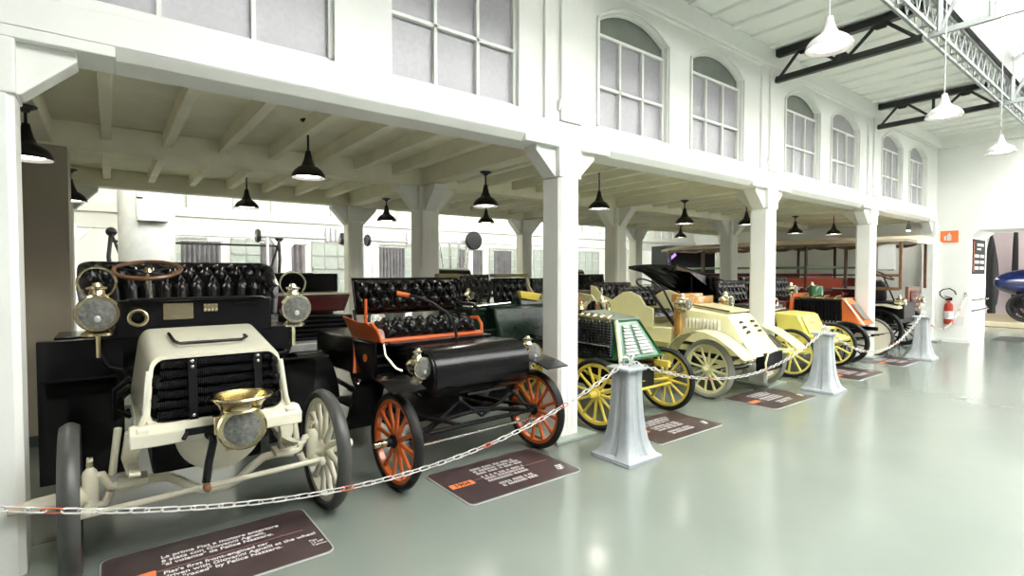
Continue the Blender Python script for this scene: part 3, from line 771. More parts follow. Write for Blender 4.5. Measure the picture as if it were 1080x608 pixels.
    G().lathe([(.014, 0), (.02, -.03), (.018, -.07), (0, -.08)], (-.10, -.46, .485), 'y', 14).build('crank_grip', WOODB, r)
    # mudguards
    for s in (-1, 1):
        fp = [(.02+.12, .985), (.25, .975), (.36, .955), (.45, .88), (.50, .72), (.52, .50), (.50, .30)]
        g = G(); g.band([(y+.16, z) for y, z in fp], .012, s*.46, s*.80); g.build('front_mudguard', BLACK, r)
        fp = fender_arc(.55, -.1, PI*.98, 16, 1.95, .50)
        g = G(); g.band(fp, .012, s*.52, s*.80); g.build('rear_mudguard', BLACK, r)
        g = G(); g.box(s*.63, 1.35, .42, .30, .95, .03); g.build('running_board', BLACK, r, bev=.006)
        g = G(); g.box(s*.66, 1.65, 1.02, .30, .5, .22); g.build('side_box', BLACK, r, bev=.008)
    G().prism('x', [(.62, .30), (.70, .30), (.70, 1.18), (.62, 1.18)], -.84, -.42).build('splash_panel', BLACK, r, bev=.004)
    g = G()
    for q in range(3): g.tube([(-.40, .10+.1*q, 1.0-.06*q), (-.47, .14+.1*q, .93-.06*q), (-.47, .2+.1*q, .80-.05*q), (-.40, .25+.1*q, .74)], .013)
    g.build('side_hose', BLACKM, r)
    G().tube([(-.665, 1.95, .43), (.665, 1.95, .43)], .03).build('rear_axle', CREAM, r)
    return r
cream_car()

# ------------------------------------------------------------------ car 2: curved dash runabout with orange wheels
def runabout():
    r = thing('vintage_car', 'black antique runabout with orange spoked wheels and drum nose', 'car', (2.365, 3.60, 0), math.radians(3), 'veteran cars in the front row')
    for s in (-1, 1):
        wheel(r, s*.705, 0, .357, .357, .075, TYRE, ORANGE, 12, s, .12, .034, BLACKM, .015, .03)
        wheel(r, s*.705, 1.75, .357, .357, .075, TYRE, ORANGE, 12, s, .12, .034, BLACKM, .015, .03)
        # mudguards: arch then a flat trailing wing
        pth = [(.62, .32), (.50, .47), (.40, .66), (.24, .79), (.06, .83), (-.12, .805), (-.26, .77)]
        g = G(); g.band(pth, .012, s*.60, s*.86); g.build('front_mudguard', BLACK, r)
        g = G(); g.band(fender_arc(.46, -.1, PI*.95, 14, 1.75, .36), .012, s*.60, s*.86); g.build('rear_mudguard', BLACK, r)
        g = G(); g.tube([(s*.60, -.02, .36), (s*.30, .05, .42), (0, .05, .44)], .02); g.build('axle_strut', BLACKM, r)
    G().lathe([(.030, 0), (.034, .015), (.026, .07), (.022, .09), (0, .09)], (-.79, 0, .357), (-1, 0, 0), 18).build('hub_cap', BRASS, r)
    G().tube([(-.70, 0, .357), (.70, 0, .357)], .02).build('front_axle', BLACKM, r)
    G().tube([(-.62, -.10, .315), (.60, -.10, .315)], .013).build('track_rod', STEEL, r)
    g = G()
    for p in ([(-.5, -.05, .36), (-.2, -.1, .60)], [(-.2, -.1, .60), (.05, -.05, .42)], [(.05, -.05, .42), (.35, -.1, .58)], [(.35, -.1, .58), (.6, -.03, .38)], [(-.45, 0, .4), (-.05, -.05, .50), (.5, 0, .40)], [(-.1, -.06, .62), (.3, -.06, .62)]): g.tube(p, .012)
    g.ball((-.2, -.1, .60), .025); g.ball((.35, -.1, .58), .025); g.build('truss_rod', BLACKM, r)
    for x in (-.4, .4): leaf_spring(r, x, -.35, 2.0, .50, BLACKM, .05)
    g = G(); g.box(0, .95, .36, 1.1, 1.2, .03); g.build('undertray', BLACKM, r)
    # drum nose
    prof = arc((.12, .80), .205, PI*.5, PI*1.45, 20)+[(.62, .62), (.62, .985), (.3, .995)]
    nose = G().prism('x', prof, -.40, .56).build('nose', BLACK, r, bev=.01)
    g = G(); g.ring((-.405, .12, .80), .185, .012, 'x'); g.ring((.565, .12, .80), .185, .012, 'x'); g.build('end_bead', BLACK, nose)
    # floor, riser, body
    g = G(); g.box(0.03, .60, 1.0, 1.04, .3, .03); g.build('footboard', BLACK, r, bev=.005)
    g = G(); g.box(-.03, .86, .82, 1.06, .45, .36); g.build('seat_box', BLACK, r, bev=.012)
    g = G()
    for q in range(3): g.tube([(-.54, .635, .72+.085*q), (.5, .635, .72+.085*q)], .012)
    g.build('moulding', BLACKM, r)
    ov = G().lathe([(0, 0), (.028, 0), (.034, .006), (.034, .012), (0, .012)], (-.565, .80, .86), (-1, 0, 0)).build('oval_badge', ORANGE, r); ov.scale = (1, 1, 1)
    g = G(); g.box(-.02, 1.55, .83, 1.02, 1.05, .34); g.build('rear_deck', BLACK, r, bev=.02)
    G().tube([(-.50, .60, 1.02), (-.50, .56, .90), (-.46, .45, .80), (-.42, .42, .78)], .014).build('seat_iron', BRASSP, r)
    G().tube([(-.54, 1.08, 1.0), (-.55, 1.05, .85), (-.58, 1.0, .70)], .018).build('brake_lever', ORANGE, r)
    G().tube([(-.46, 1.02, 1.05), (-.46, 1.02, 1.36)], .013).build('seat_lever', ORANGE, r)
    # seat tray with flared side and cushion
    tray = G(); tray.box(0, .86, 1.025, 1.06, .56, .03); tray.tube([(-.53, .58, 1.02), (.53, .58, 1.02)], .014); tray.build('seat_tray', ORANGE, r, bev=.004)
    for s in (-1, 1):
        pl = [(.56, 1.01), (1.16, 1.01), (1.22, 1.20), (.92, 1.16), (.74, 1.17), (.62, 1.10)]
        g = G(); n = len(pl)
        out = [(s*(.53+.07*(z-1.01)/.2), y, z) for y, z in pl]; inn_ = [(s*(.51+.07*(z-1.01)/.2), y, z) for y, z in pl]
        g._add(out+inn_, [tuple(range(n)), tuple(range(n, 2*n))[::-1]]+[(i, (i+1) % n, n+(i+1) % n, n+i) for i in range(n)])
        if s < 0: g.build('seat_side', ORANGE, r)
        g = G(); g.tube([(s*.53, .58, 1.02), (s*.545, .60, 1.10), (s*.56, .68, 1.16), (s*.56, .80, 1.15)]+([(.55, .86, 1.06)] if s > 0 else []), .016); g.build('side_rail', ORANGE, r)
    def cf(u, v):
        a = v*PI*.62
        return ((-.47+.94*u, .86-.26*math.cos(a*.8)+(.0), 1.04+.10*math.sin(min(a*1.3, PI/2))), Vector((0, -math.cos(min(a*1.3, PI/2)), .25+math.sin(min(a*1.3, PI/2)))).normalized())
    G().tuft(cf, 90, 30, 8, 3, .07, .03).build('seat_cushion', LEATHER, r, ang=70)
    bk = G().tuft(lambda u, v: ((-.48+1.10*u, 1.14+.07*v, 1.235+.295*v), (0, -1, .12)), 120, 32, 8, 3, .075, .04).build('backrest', LEATHER, r, ang=70)
    g = G(); g.tube([(-.49, 1.17, 1.22), (.63, 1.17, 1.22), (.635, 1.24, 1.54), (-.495, 1.24, 1.54)], .015, 8, closed=True); g.build('backrest_edge', LEATHER, bk)
    g = G()
    for x in (-.5, .5): g.tube([(x, 1.10, 1.02), (x, 1.19, 1.25)], .014)
    g.tube([(.57, 1.16, 1.36), (.64, 1.10, 1.28), (.72, .98, 1.27), (.75, .92, 1.22)], .02); g.build('backrest_iron', BLACKM, r)
    G().tube([(.13, .42, 1.0), (.12, .44, 1.12), (.08, .50, 1.24), (-.02, .60, 1.33), (-.12, .70, 1.385), (-.18, .74, 1.395)], .014).build('tiller', BLACKM, r)
    G().tube([(-.17, .735, 1.393), (-.26, .80, 1.415)], .022).build('tiller_grip', ORANGE2, r)
    for x, z in ((-.46, .865), (.70, .87)):
        b = brass_lamp(r, x, .05, z, .085, BRASSP, 0, False, 'headlamp')
        g = G(); g.tube([(0, .02, -.09), (0, .02, -.15)], .02); g.ball((0, .02, -.155), .028, 1, .7, .8); g.build('valve', BRASSP, b)
    return r
runabout()

# ------------------------------------------------------------------ car 3: green bonnet, yellow wheels
def green_car():
    r = thing('vintage_car', 'antique car with green louvred bonnet and yellow wheels behind the nearest stanchion', 'car', (4.53, 3.70, 0), math.radians(2), 'veteran cars in the front row')
    for s in (-1, 1):
        wheel(r, s*.60, 0, .365, .365, .080, TYRE, YELLOW, 12, s, .13, .036, None, .014, .03, steer=.06)
        wheel(r, s*.55, .95, .40, .40, .085, TYRE, YELLOW, 12, s, .13, .036, None, .014, .03)
        leaf_spring(r, s*.33, -.3, .45, .52, YELLOW)
        G().box(s*.30, .5, .60, .05, 1.5, .07).build('chassis_rail', YELLOW, r, bev=.005)
    G().tube([(-.58, 0, .365), (.58, 0, .365)], .026).build('front_axle', YELLOW, r)
    g = G(); g.tube([(-.55, -.10, .34), (.55, -.10, .34)], .016); g.tube([(.05, -.06, .42), (.56, -.04, .38)], .018); g.build('track_rod', YELLOW, r)
    g = G(); g.box(0, .40, .47, .56, .95, .26); g.build('engine', BLACKM, r, bev=.02)  # black block added so the underside of the car reads dark
    # sloped bonnet front
    def q(t, inset=0, dy=0):   # t 0 bottom .. 1 top
        w = .36-.165*t; y = -.10+.20*t; z = .68+.395*t; return w-inset, y+dy, z
    bw, by, bz = q(0); tw, ty, tz = q(1)
    shell = G(); shell.loft([[(-bw, by, bz), (bw, by, bz), (tw, ty, tz), (-tw, ty, tz)], [(-bw, .62, bz), (bw, .62, bz), (tw+.05, .62, tz+.06), (-tw-.05, .62, tz+.06)]]); shell.build('bonnet', GREEN, r, bev=.012)
    g = G(); g.prism('x', [(ty-.012, tz), (.60, tz+.06), (.60, tz+.085), (ty-.012, tz+.02)], -tw-.02, tw+.02); g.build('bonnet_lid', mat('grey green lid paint', (.22, .27, .22), .3, coat=.3), r, bev=.005)
    g = G(); n = Vector((0, -.395, .20)).normalized()
    g.tube([(-bw-.005, by-.012, bz), (-tw-.005, ty-.012, tz)], .024, 6); g.build('edge_bead', CREAMY, r)
    g = G(); g.tube([(bw, by-.006, bz), (tw, ty-.006, tz), (-tw, ty-.006, tz), (-bw, by-.006, bz)], .016, 6, closed=True); g.build('panel_frame', GREEN, r)
    for side in (-1, 1):
        for k in range(9):
            t = .14+.70*k/8; w, y, z = q(t); x0 = side*.03; x1 = side*(w-.10)
            g = G(); g.prism('x', [(y-.006, z-.012), (y-.026, z-.006), (y-.022, z+.004), (y+.002, z+.016)], min(x0, x1), max(x0, x1)); g.build('louvre', CHAINW, r)
    # finned side radiators
    for s in (-1,):
        for k in range(11):
            y = .03+.052*k; G().lathe([(.02, .70)]+[(.027 if j % 2 else .017, .71+.0145*j) for j in range(25)]+[(.012, 1.08)], ((s*.365 if s < 0 else .27), y, 0), seg=10).build('cooling_tube', BLACKM, r, ang=20)
    g = G(); g.tube([(-.40, .02, .83), (-.40, .60, .83)], .012); g.build('radiator_stay', STEEL, r)
    g = G()
    for k in range(6): g.tube([(-.375, .06+.1*k, 1.07), (-.36, .07+.1*k, 1.12), (-.26, .09+.1*k, 1.15), (-.20, .12+.1*k, 1.14)], .013)
    g.tube([(-.37, .03, 1.10), (-.37, .62, 1.13)], .020); g.build('water_pipe', BRASS, r)
    # brass instruments
    g = G(); g.ring((-.45, .50, 1.22), .075, .014, (.4, 1, .3)); g.tube([(-.42, .5, 1.16), (-.15, .62, 1.20), (.0, .7, 1.24)], .014); g.tube([(-.25, .55, 1.13), (-.2, .5, 1.25), (-.1, .55, 1.27)], .012); g.lathe([(.03, 0), (.045, .04), (.02, .08), (.02, .12), (0, .13)], (-.2, .6, 1.14)); g.build('brass_fittings', BRASS, r)
    g = G(); g.lathe([(.03, 0), (.05, .03), (.055, .12), (.03, .16), (.012, .19), (.012, .30), (0, .30)], (.30, .72, 1.12)); g.ring((.36, .70, 1.18), .07, .012, 'y'); g.tube([(.36, .7, 1.1), (.42, .66, 1.02)], .015); g.build('brass_lubricator', BRASSP, r)
    g = G(); g.lathe([(.028, 0), (.028, .15), (0, .15)], (.06, .70, 1.12)); g.lathe([(.028, 0), (.028, .14), (0, .14)], (.13, .70, 1.12)); g.build('oil_bottle', BLACK, r)
    G().box(0, .74, 1.10, .82, .05, .24).build('dashboard', WOODB, r, bev=.006)
    g = G(); g.box(.12, .95, .88, .60, .50, .36); g.build('body', CREAMY, r, bev=.015)
    g = G(); g.box(.14, 1.16, 1.16, .58, .06, .24); g.build('seat_back', WOODB, r, bev=.01)
    G().tuft(lambda u, v: ((-.16+.58*u, .88+.24*v, 1.07), (0, 0, 1)), 50, 20, 5, 2, .05, .03).build('seat_cushion', LEATHER, r, ang=70)
    G().tube([(-.56, .95, .40), (.56, .95, .40)], .03).build('rear_axle', YELLOW, r)
    for s in (-1, 1): G().band(fender_arc(.46, .5, PI*.9, 12, .95, .42), .012, s*.42, s*.60).build('rear_mudguard', BLACK, r)
    return r
green_car()

# ------------------------------------------------------------------ car 4: pale yellow car with cream wheels
def pale_car():
    r = thing('vintage_car', 'pale yellow antique car with cream spoked wheels and arched mudguards', 'car', (6.74, 3.76, 0), math.radians(1), 'veteran cars in the front row')
    for s in (-1, 1):
        wheel(r, s*.70, 0, .375, .375, .095, TYREP, CREAMY, 12, s, .10, .036, None, .015, .035, steer=-.10)
        wheel(r, s*.66, 1.75, .40, .40, .085, TYREP, CREAMY, 12, s, .10, .036, None, .015, .035)
        pth = [(.62, .34), (.56, .50), (.46, .66), (.30, .80), (.12, .855), (-.04, .85), (-.22, .79), (-.40, .68), (-.56, .56)]
        G().band(pth, .014, s*.57, s*.86).build('front_mudguard', CREAMY, r)
        G().band(fender_arc(.52, -.05, PI*.95, 14, 1.75, .42), .014, s*.57, s*.74).build('rear_mudguard', CREAMY, r)
        g = G(); g.tube([(s*.32, -.10, .60), (s*.46, -.42, .56), (s*.60, -.50, .575)], .014); g.tube([(s*.30, -.15, .45), (s*.55, -.52, .56)], .014); g.build('mudguard_stay', CREAMY, r)
        G().box(s*.33, .75, .56, .05, 2.2, .08).build('chassis_rail', CREAMY, r, bev=.005)
        leaf_spring(r, s*.38, -.42, .42, .50, CREAMY)
    G().tube([(-.68, 0, .375), (.68, 0, .375)], .028).build('front_axle', CREAMY, r)
    G().tube([(-.6, -.13, .36), (.6, -.13, .36)], .015).build('track_rod', STEEL, r)
    g = G(); g.box(0, .55, .42, .56, 1.2, .28); g.build('engine', BLACKM, r, bev=.02)  # black block for the mechanism, added also to darken the underside
    # bonnet: louvred sides, sloping nose
    def sec(y, zb, zt, wb, wt): return [(-wb, y, zb), (wb, y, zb), (wb*.98, y, zb+(zt-zb)*.5), (wt+.03, y, zt-.03), (wt-.03, y, zt), (-wt+.03, y, zt), (-wt-.03, y, zt-.03), (-wb*.98, y, zb+(zt-zb)*.5)]
    g = G(); g.loft([sec(.60, .66, 1.13, .42, .34), sec(-.05, .64, 1.05, .40, .27), sec(-.27, .62, .76, .37, .32), sec(-.37, .59, .64, .35, .33)]); g.build('bonnet', CREAMY, r, ang=25)
    for s in (-1, 1):
        for k in range(10):
            y = .02+.053*k; z = .965
            w0 = .385; w1 = .33
            g = G(); g.prism('z', [(s*(.392+.0), y-.016), (s*(.425), y+.004), (s*(.392), y+.016)], .84, .98)
            o = g.build('louvre', CREAM, r); 
    for k in range(3):
        z = .95-.06*k; y = -.05-.25*(1.05-z)/.29
        for s in (-1, 1): G().box(s*.15, y-.012, z, .075, .03, .013, Matrix.Rotation(.8, 3, 'X')).build('front_slot', BLACKM, r)
    g = G(); g.box(0, .22, 1.118, .50, .55, .025, Matrix.Rotation(-.12, 3, 'X').inverted()); g.tube([(-.25, -.04, 1.075), (-.25, .58, 1.15)], .012); g.build('bonnet_rail', CREAMY, r)
    for x in (-.25, .25): G().tube([(x, -.04, 1.085), (x, .56, 1.155)], .014).build('bonnet_hinge', WOODD, r)
    g = G(); g.prism('x', [(-.43, .53), (-.37, .63), (.0, .66), (.0, .60)], -.35, .35); g.build('front_apron', CREAMY, r, bev=.006)
    g = G(); g.box(.15, -.38, .44, .50, .12, .24); g.build('tool_box', BLACKM, r, bev=.01)
    G().tube([(-.12, -.48, .30), (-.14, -.47, .44), (-.05, -.46, .56), (.1, -.46, .58)], .012).build('front_stay', CREAMY, r)
    # dash, lamps
    G().box(0, .64, 1.0, .94, .045, .52).build('dashboard', WOODO, r, bev=.006)
    g = G(); g.box(-.05, .72, 1.24, .62, .12, .12); g.build('ignition_box', WOODO, r, bev=.006)
    for s, x in ((-1, -.50), (1, .62)):
        b = brass_lamp(r, x, .46, 1.17, .085, BRASSP, 0, False, 'side_lamp')
    g = G(); g.box(-.50, .55, .90, .05, .05, .46); g.tube([(-.46, .60, .70), (-.46, .58, 1.1)], .014); g.build('lamp_post', WOODO, r)
    g = G(); g.tube([(.62, .52, 1.08), (.55, .60, .95)], .016); g.build('lamp_bracket', BRASS, r)
    # body with scalloped door panels
    g = G(); g.box(0, 1.45, .72, .98, 1.5, .22); g.build('body', CREAMY, r, bev=.015)
    for s in (-1, 1):
        pl = [(.98, .80), (2.18, .80), (2.20, 1.40), (2.10, 1.38), (1.95, 1.24), (1.75, 1.18), (1.62, 1.26), (1.52, 1.31), (1.40, 1.32), (1.22, 1.26), (1.12, 1.12), (.98, 1.08)]
        g = G(); g.prism('x', pl, s*.50-.014, s*.50+.014); g.build('side_panel', CREAMY, r, bev=.006)
    G().tuft(lambda u, v: ((-.46+.92*u, 1.62+.08*v, 1.06+.32*v), (0, -1, .15)), 90, 26, 7, 3, .05, .05).build('front_seat', LEATHER, r, ang=70)
    G().tuft(lambda u, v: ((-.46+.92*u, 2.10+.08*v, 1.08+.36*v), (0, -1, .15)), 90, 26, 7, 3, .05, .05).build('rear_seat', LEATHER, r, ang=70)
    G().tuft(lambda u, v: ((-.44+.88*u, 1.15+.45*v, .98), (0, 0, 1)), 60, 30, 6, 3, .06, .05).build('seat_cushion', LEATHER, r, ang=70)
    g = G(); g.tube([(-.34, .70, .80), (-.42, 1.15, 1.40)], .022); g.tube([(-.20, .70, .8), (-.24, 1.0, 1.35)], .016); g.build('steering_column', BLACKM, r)
    sw = G().ring((0, 0, 0), .17, .014, (-.1, -.6, 1), 36, 8).build('steering_wheel', BLACKM, r, (-.42, 1.15, 1.42))
    G().tube([(-.17, 0, 0), (.17, .0, 0)], .008).build('spoke', BLACKM, sw)
    for s in (-1, 1): G().box(s*.64, 1.05, .50, .30, 1.0, .03).build('running_board', CREAMY, r, bev=.005)
    return r
pale_car()

# ------------------------------------------------------------------ car 5: lemon yellow voiturette
def lemon_car():
    r = thing('vintage_car', 'small lemon yellow antique car with latched front box', 'car', (9.03, 3.72, 0), 0, 'veteran cars in the front row')
    for s in (-1, 1):
        wheel(r, s*.76, 0, .37, .37, .080, TYRE, LEMON, 10, s, .10, .036, None, .016, .03)
        wheel(r, s*.76, 1.8, .40, .40, .085, TYRE, LEMON, 10, s, .10, .036, None, .016, .03)
        G().box(s*.34, .8, .52, .05, 2.2, .07).build('chassis_rail', LEMON, r, bev=.005)
        leaf_spring(r, s*.40, -.38, .42, .48, LEMON)
    G().tube([(-.74, 0, .37), (.74, 0, .37)], .026).build('front_axle', LEMON, r)
    g = G(); g.tube([(-.6, -.12, .36), (.6, -.12, .36)], .016); g.tube([(-.5, -.05, .4), (-.2, .1, .6)], .014); g.build('track_rod', LEMON, r)
    g = G(); g.prism('x', [(-.08, .60), (.40, .60), (.46, .96), (.08, .94)], -.38, .30); g.build('front_box', LEMON, r, bev=.03)
    g = G(); g.prism('x', [(-.095, .63), (-.085, .63), (.055, .92), (.045, .92)], -.33, .25); g.build('box_lid', LEMON, r, bev=.004)
    g = G(); g.box(-.04, -.01, .80, .09, .02, .07); g.tube([(-.28, -.02, .80), (.2, -.02, .80)], .006); g.build('latch', BRASS, r)
    g = G(); g.prism('x', [(-.36, .50), (.0, .50), (.02, .62), (-.20, .62), (-.38, .56)], -.36, .46); g.build('footboard', LEMON, r, bev=.015)
    g = G(); g.box(.30, -.05, .70, .22, .22, .04); g.build('step', LEMON, r, bev=.008)
    g = G(); g.box(0, 1.2, .78, .92, 1.2, .40); g.build('body', BLACK, r, bev=.02)
    G().tuft(lambda u, v: ((-.45+.90*u, 1.35+.10*v, 1.06+.40*v), (0, -1, .15)), 80, 24, 7, 3, .05, .05).build('seat_back', LEATHER, r, ang=70)
    G().tuft(lambda u, v: ((-.44+.88*u, .85+.48*v, 1.0), (0, 0, 1)), 60, 30, 6, 3, .06, .05).build('seat_cushion', LEATHER, r, ang=70)
    g = G()
    for x in (-.32, -.12): g.lathe([(.045, 0), (.055, .03), (.04, .08), (.03, .14), (.05, .16), (.03, .2), (0, .21)], (x, .62, 1.0))
    g.ring((-.02, .6, 1.1), .06, .012, 'y'); g.tube([(-.4, .6, .95), (.3, .6, .98)], .02); g.build('brass_fittings', BRASSP, r)
    g = G(); g.box(-.1, .66, .9, .8, .05, .3); g.build('dashboard', WOODD, r, bev=.005)
    return r
lemon_car()

# ------------------------------------------------------------------ car 6: orange bonnet
def orange_car():
    r = thing('vintage_car', 'antique car with bright orange sloping bonnet and dark wheels', 'car', (10.95, 3.72, 0), 0, 'veteran cars in the front row')
    for s in (-1, 1):
        wheel(r, s*.60, 0, .37, .37, .075, TYREG if s > 0 else TYRE, BLACKM if s < 0 else CREAM, 12, s, .10, .034, None, .012, .03, solid=CREAM if s > 0 else None)
        wheel(r, s*.60, 1.75, .40, .40, .080, TYRE, BLACKM, 12, s, .10, .034, None, .012, .03)
        G().box(s*.30, .8, .56, .05, 2.0, .07).build('chassis_rail', BLACKM, r, bev=.005)
        leaf_spring(r, s*.36, -.36, .42, .50, BLACKM)
    G().tube([(-.58, 0, .37), (.58, 0, .37)], .026).build('front_axle', BLACKM, r)
    g = G(); g.loft([[(-.33, -.16, .66), (.27, -.16, .66), (.16, .16, 1.10), (-.22, .16, 1.10)], [(-.33, .18, .66), (.27, .18, .66), (.24, .22, 1.12), (-.24, .22, 1.12)]]); g.build('bonnet_front', ORANGE2, r, bev=.015)
    n = Matrix.Rotation(math.atan2(.32, .44)*-1, 3, 'X')
    G().box(0, -.012, .89, .24, .015, .34, n).build('front_grille', mat('grey mesh grille', (.16, .17, .15), .4, .3, noise=.2, scale=60), r, bev=.004)
    g = G(); g.prism('x', [(-.175, .66), (-.165, .66), (.155, 1.10), (.145, 1.10)], -.30, -.24); g.build('white_stripe', CREAM, r)
    g = G(); g.box(0, .62, .90, .62, .82, .36); g.build('bonnet_core', BLACKM, r, bev=.01)
    for s in (-1, 1):
        for k in range(12):
            y = .28+.062*k; G().box(s*.33, y, .88, .035, .022, .40).build('cooling_fin', BLACKM, r)
    g = G(); g.prism('y', [(-.40, .62), (.40, .62), (.34, 1.20), (-.34, 1.20)], 1.04, 1.10); g.build('firewall', ORANGE2, r, bev=.01)
    g = G(); g.box(0, .62, 1.12, .58, .86, .03); g.build('bonnet_top', BRASS, r, bev=.006)
    g = G()
    for k in range(4): g.tube([(-.31, .3+.2*k, 1.10), (-.2, .32+.2*k, 1.16), (.0, .32+.2*k, 1.17)], .015)
    g.build('water_pipe', BRASS, r)
    g = G(); g.box(0, 1.6, .82, .96, .95, .44); g.build('body', BURG, r, bev=.02)
    for y in (1.45, 1.95):
        G().tuft(lambda u, v: ((-.45+.90*u, y+.10*v, 1.06+.46*v), (0, -1, .15)), 80, 24, 7, 3, .05, .05).build('seat_back', LEATHER, r, ang=70)
    for x in (-.45, .48): brass_lamp(r, x, .98, 1.28, .075, BRASSP, .10, False)
    G().lathe([(.11, 0), (.13, .02), (.13, .17), (.11, .20), (0, .20)], (.22, .85, 1.14), 'z').build('fuel_tank', GREEN, r)
    return r
orange_car()

# ------------------------------------------------------------------ omnibus in the last bay
def omnibus():
    r = thing('omnibus', 'long antique omnibus with cream canvas roof and red panels in the last bay', 'omnibus', (13.2, 3.95, 0), 0)
    W = .78; L0, L1 = -.45, 5.0
    for s in (-1, 1):
        wheel(r, s*.70, -.05, .43, .43, .075, TYRE, BLACKM, 14, s, .14, .05, None, .015, .035)
        wheel(r, s*.74, 3.9, .55, .55, .09, TYRE, BLACKM, 14, s, .14, .05, None, .015, .035)
    G().tube([(-.7, -.05, .43), (.7, -.05, .43)], .03).build('front_axle', BLACKM, r)
    g = G(); g.box(0, 2.3, .62, 1.3, 5.2, .14); g.build('chassis', BLACKM, r, bev=.01)
    # roof
    secs = []
    for y, dz in ((L0-.25, -.04), (L0-.1, 0), (2.0, .02), (L1, 0), (L1+.2, -.03)):
        sec = [(-W-.06, y, 2.22+dz), (-W-.06, y, 2.27+dz)]+[(-W*.9+2*W*.9*k/8, y, 2.30+dz+.07*math.sin(PI*k/8)) for k in range(9)]+[(W+.06, y, 2.27+dz), (W+.06, y, 2.22+dz)]
        secs.append(sec)
    G().loft(secs).build('roof', ROOFC, r)
    for s in (-1, 1):     # scalloped valance
        g = G(); n = 60
        P = [(L0+.2+(L1-L0-.2)*k/n, 2.20-.05*abs(math.sin(k*PI/6))) for k in range(n+1)]
        g.prism('x', [(P[0][0], 2.24)]+P+[(P[-1][0], 2.24)], s*(W+.03), s*(W+.045)); g.build('valance', TANC, r)
    for s in (-1, 1):
        for y in (L0+.02, .55, 1.35, 2.2, 3.05, 3.9, L1-.05): G().box(s*W, y, 1.75, .045, .05, .96).build('roof_post', WOODD if y > 0 else WOODB, r)
        for y0, y1 in ((.6, 2.15), (2.25, 3.85), (3.95, 4.95)):
            G().box(s*W, (y0+y1)/2, 1.38, .035, y1-y0, .20).build('upper_side_panel', REDP, r, bev=.006)
            G().box(s*W, (y0+y1)/2, 1.08, .03, y1-y0, .26).build('lower_side_panel', BURG, r, bev=.006)
            G().box(s*W, (y0+y1)/2, .86, .035, y1-y0, .10).build('sill_panel', REDP, r, bev=.004)
            G().box(s*W, (y0+y1)/2, 1.72, .03, y1-y0, .045).build('waist_rail', GREENB, r)
            G().box(s*W, (y0+y1)/2, 1.55, .03, y1-y0, .03).build('guard_rail', BLACKM, r)
    for y in (1.2, 2.0, 2.8, 3.6, 4.4):
        g = G(); g.box(0, y, 1.10, 1.44, .36, .06); g.box(0, y+.2, 1.36, 1.44, .05, .46); g.build('bench', REDP, r, bev=.01)
    # front cabin post frame with pale side window
    g = G(); g.box(-W, L0+.26, 1.92, .03, .30, .50); g.build('cabin_window', PAPER, r, bev=.004)
    g = G(); g.box(-W, L0+.28, 1.28, .05, .5, .06); g.box(-W, L0+.28, 1.55, .04, .5, .05); g.build('cabin_rail', WOODB, r)
    g = G(); g.box(.30, L0+.10, 1.06, .80, .06, .50); g.build('cabin_door', WOODB, r, bev=.01)
    G().box(.30, L0+.06, 1.05, .60, .03, .36).build('door_panel', BURG, r, bev=.01)
    g = G(); g.box(.05, L0+.6, 1.9, 1.4, .05, .5); g.build('bulkhead', WOODD, r)
    # engine group at the front
    g = G(); g.box(-.25, -.1, .84, .7, .7, .34); g.lathe([(.10, 0), (.13, .05), (.13, .35), (.08, .42), (0, .42)], (-.38, .05, 1.0)); g.lathe([(.09, 0), (.1, .3), (.05, .36), (0, .36)], (-.1, .1, 1.0)); g.box(-.3, .25, 1.25, .5, .3, .4); g.build('engine', BLACKM, r, bev=.015)
    g = G(); g.ring((-.35, .0, 1.55), .2, .015, (0, -.5, 1)); g.tube([(-.35, 0, 1.55), (-.3, -.2, 1.0)], .016); g.build('steering_wheel', BLACKM, r)
    for x in (-.58, .62): brass_lamp(r, x, -.42, 1.02, .075, BRASSP, .08, False)
    for s in (-1, 1): G().band([(.45, .82), (.2, .93), (-.15, .95), (-.42, .90)], .035, s*.58, s*.84).build('front_mudguard', CREAM, r)
    return r
omnibus()

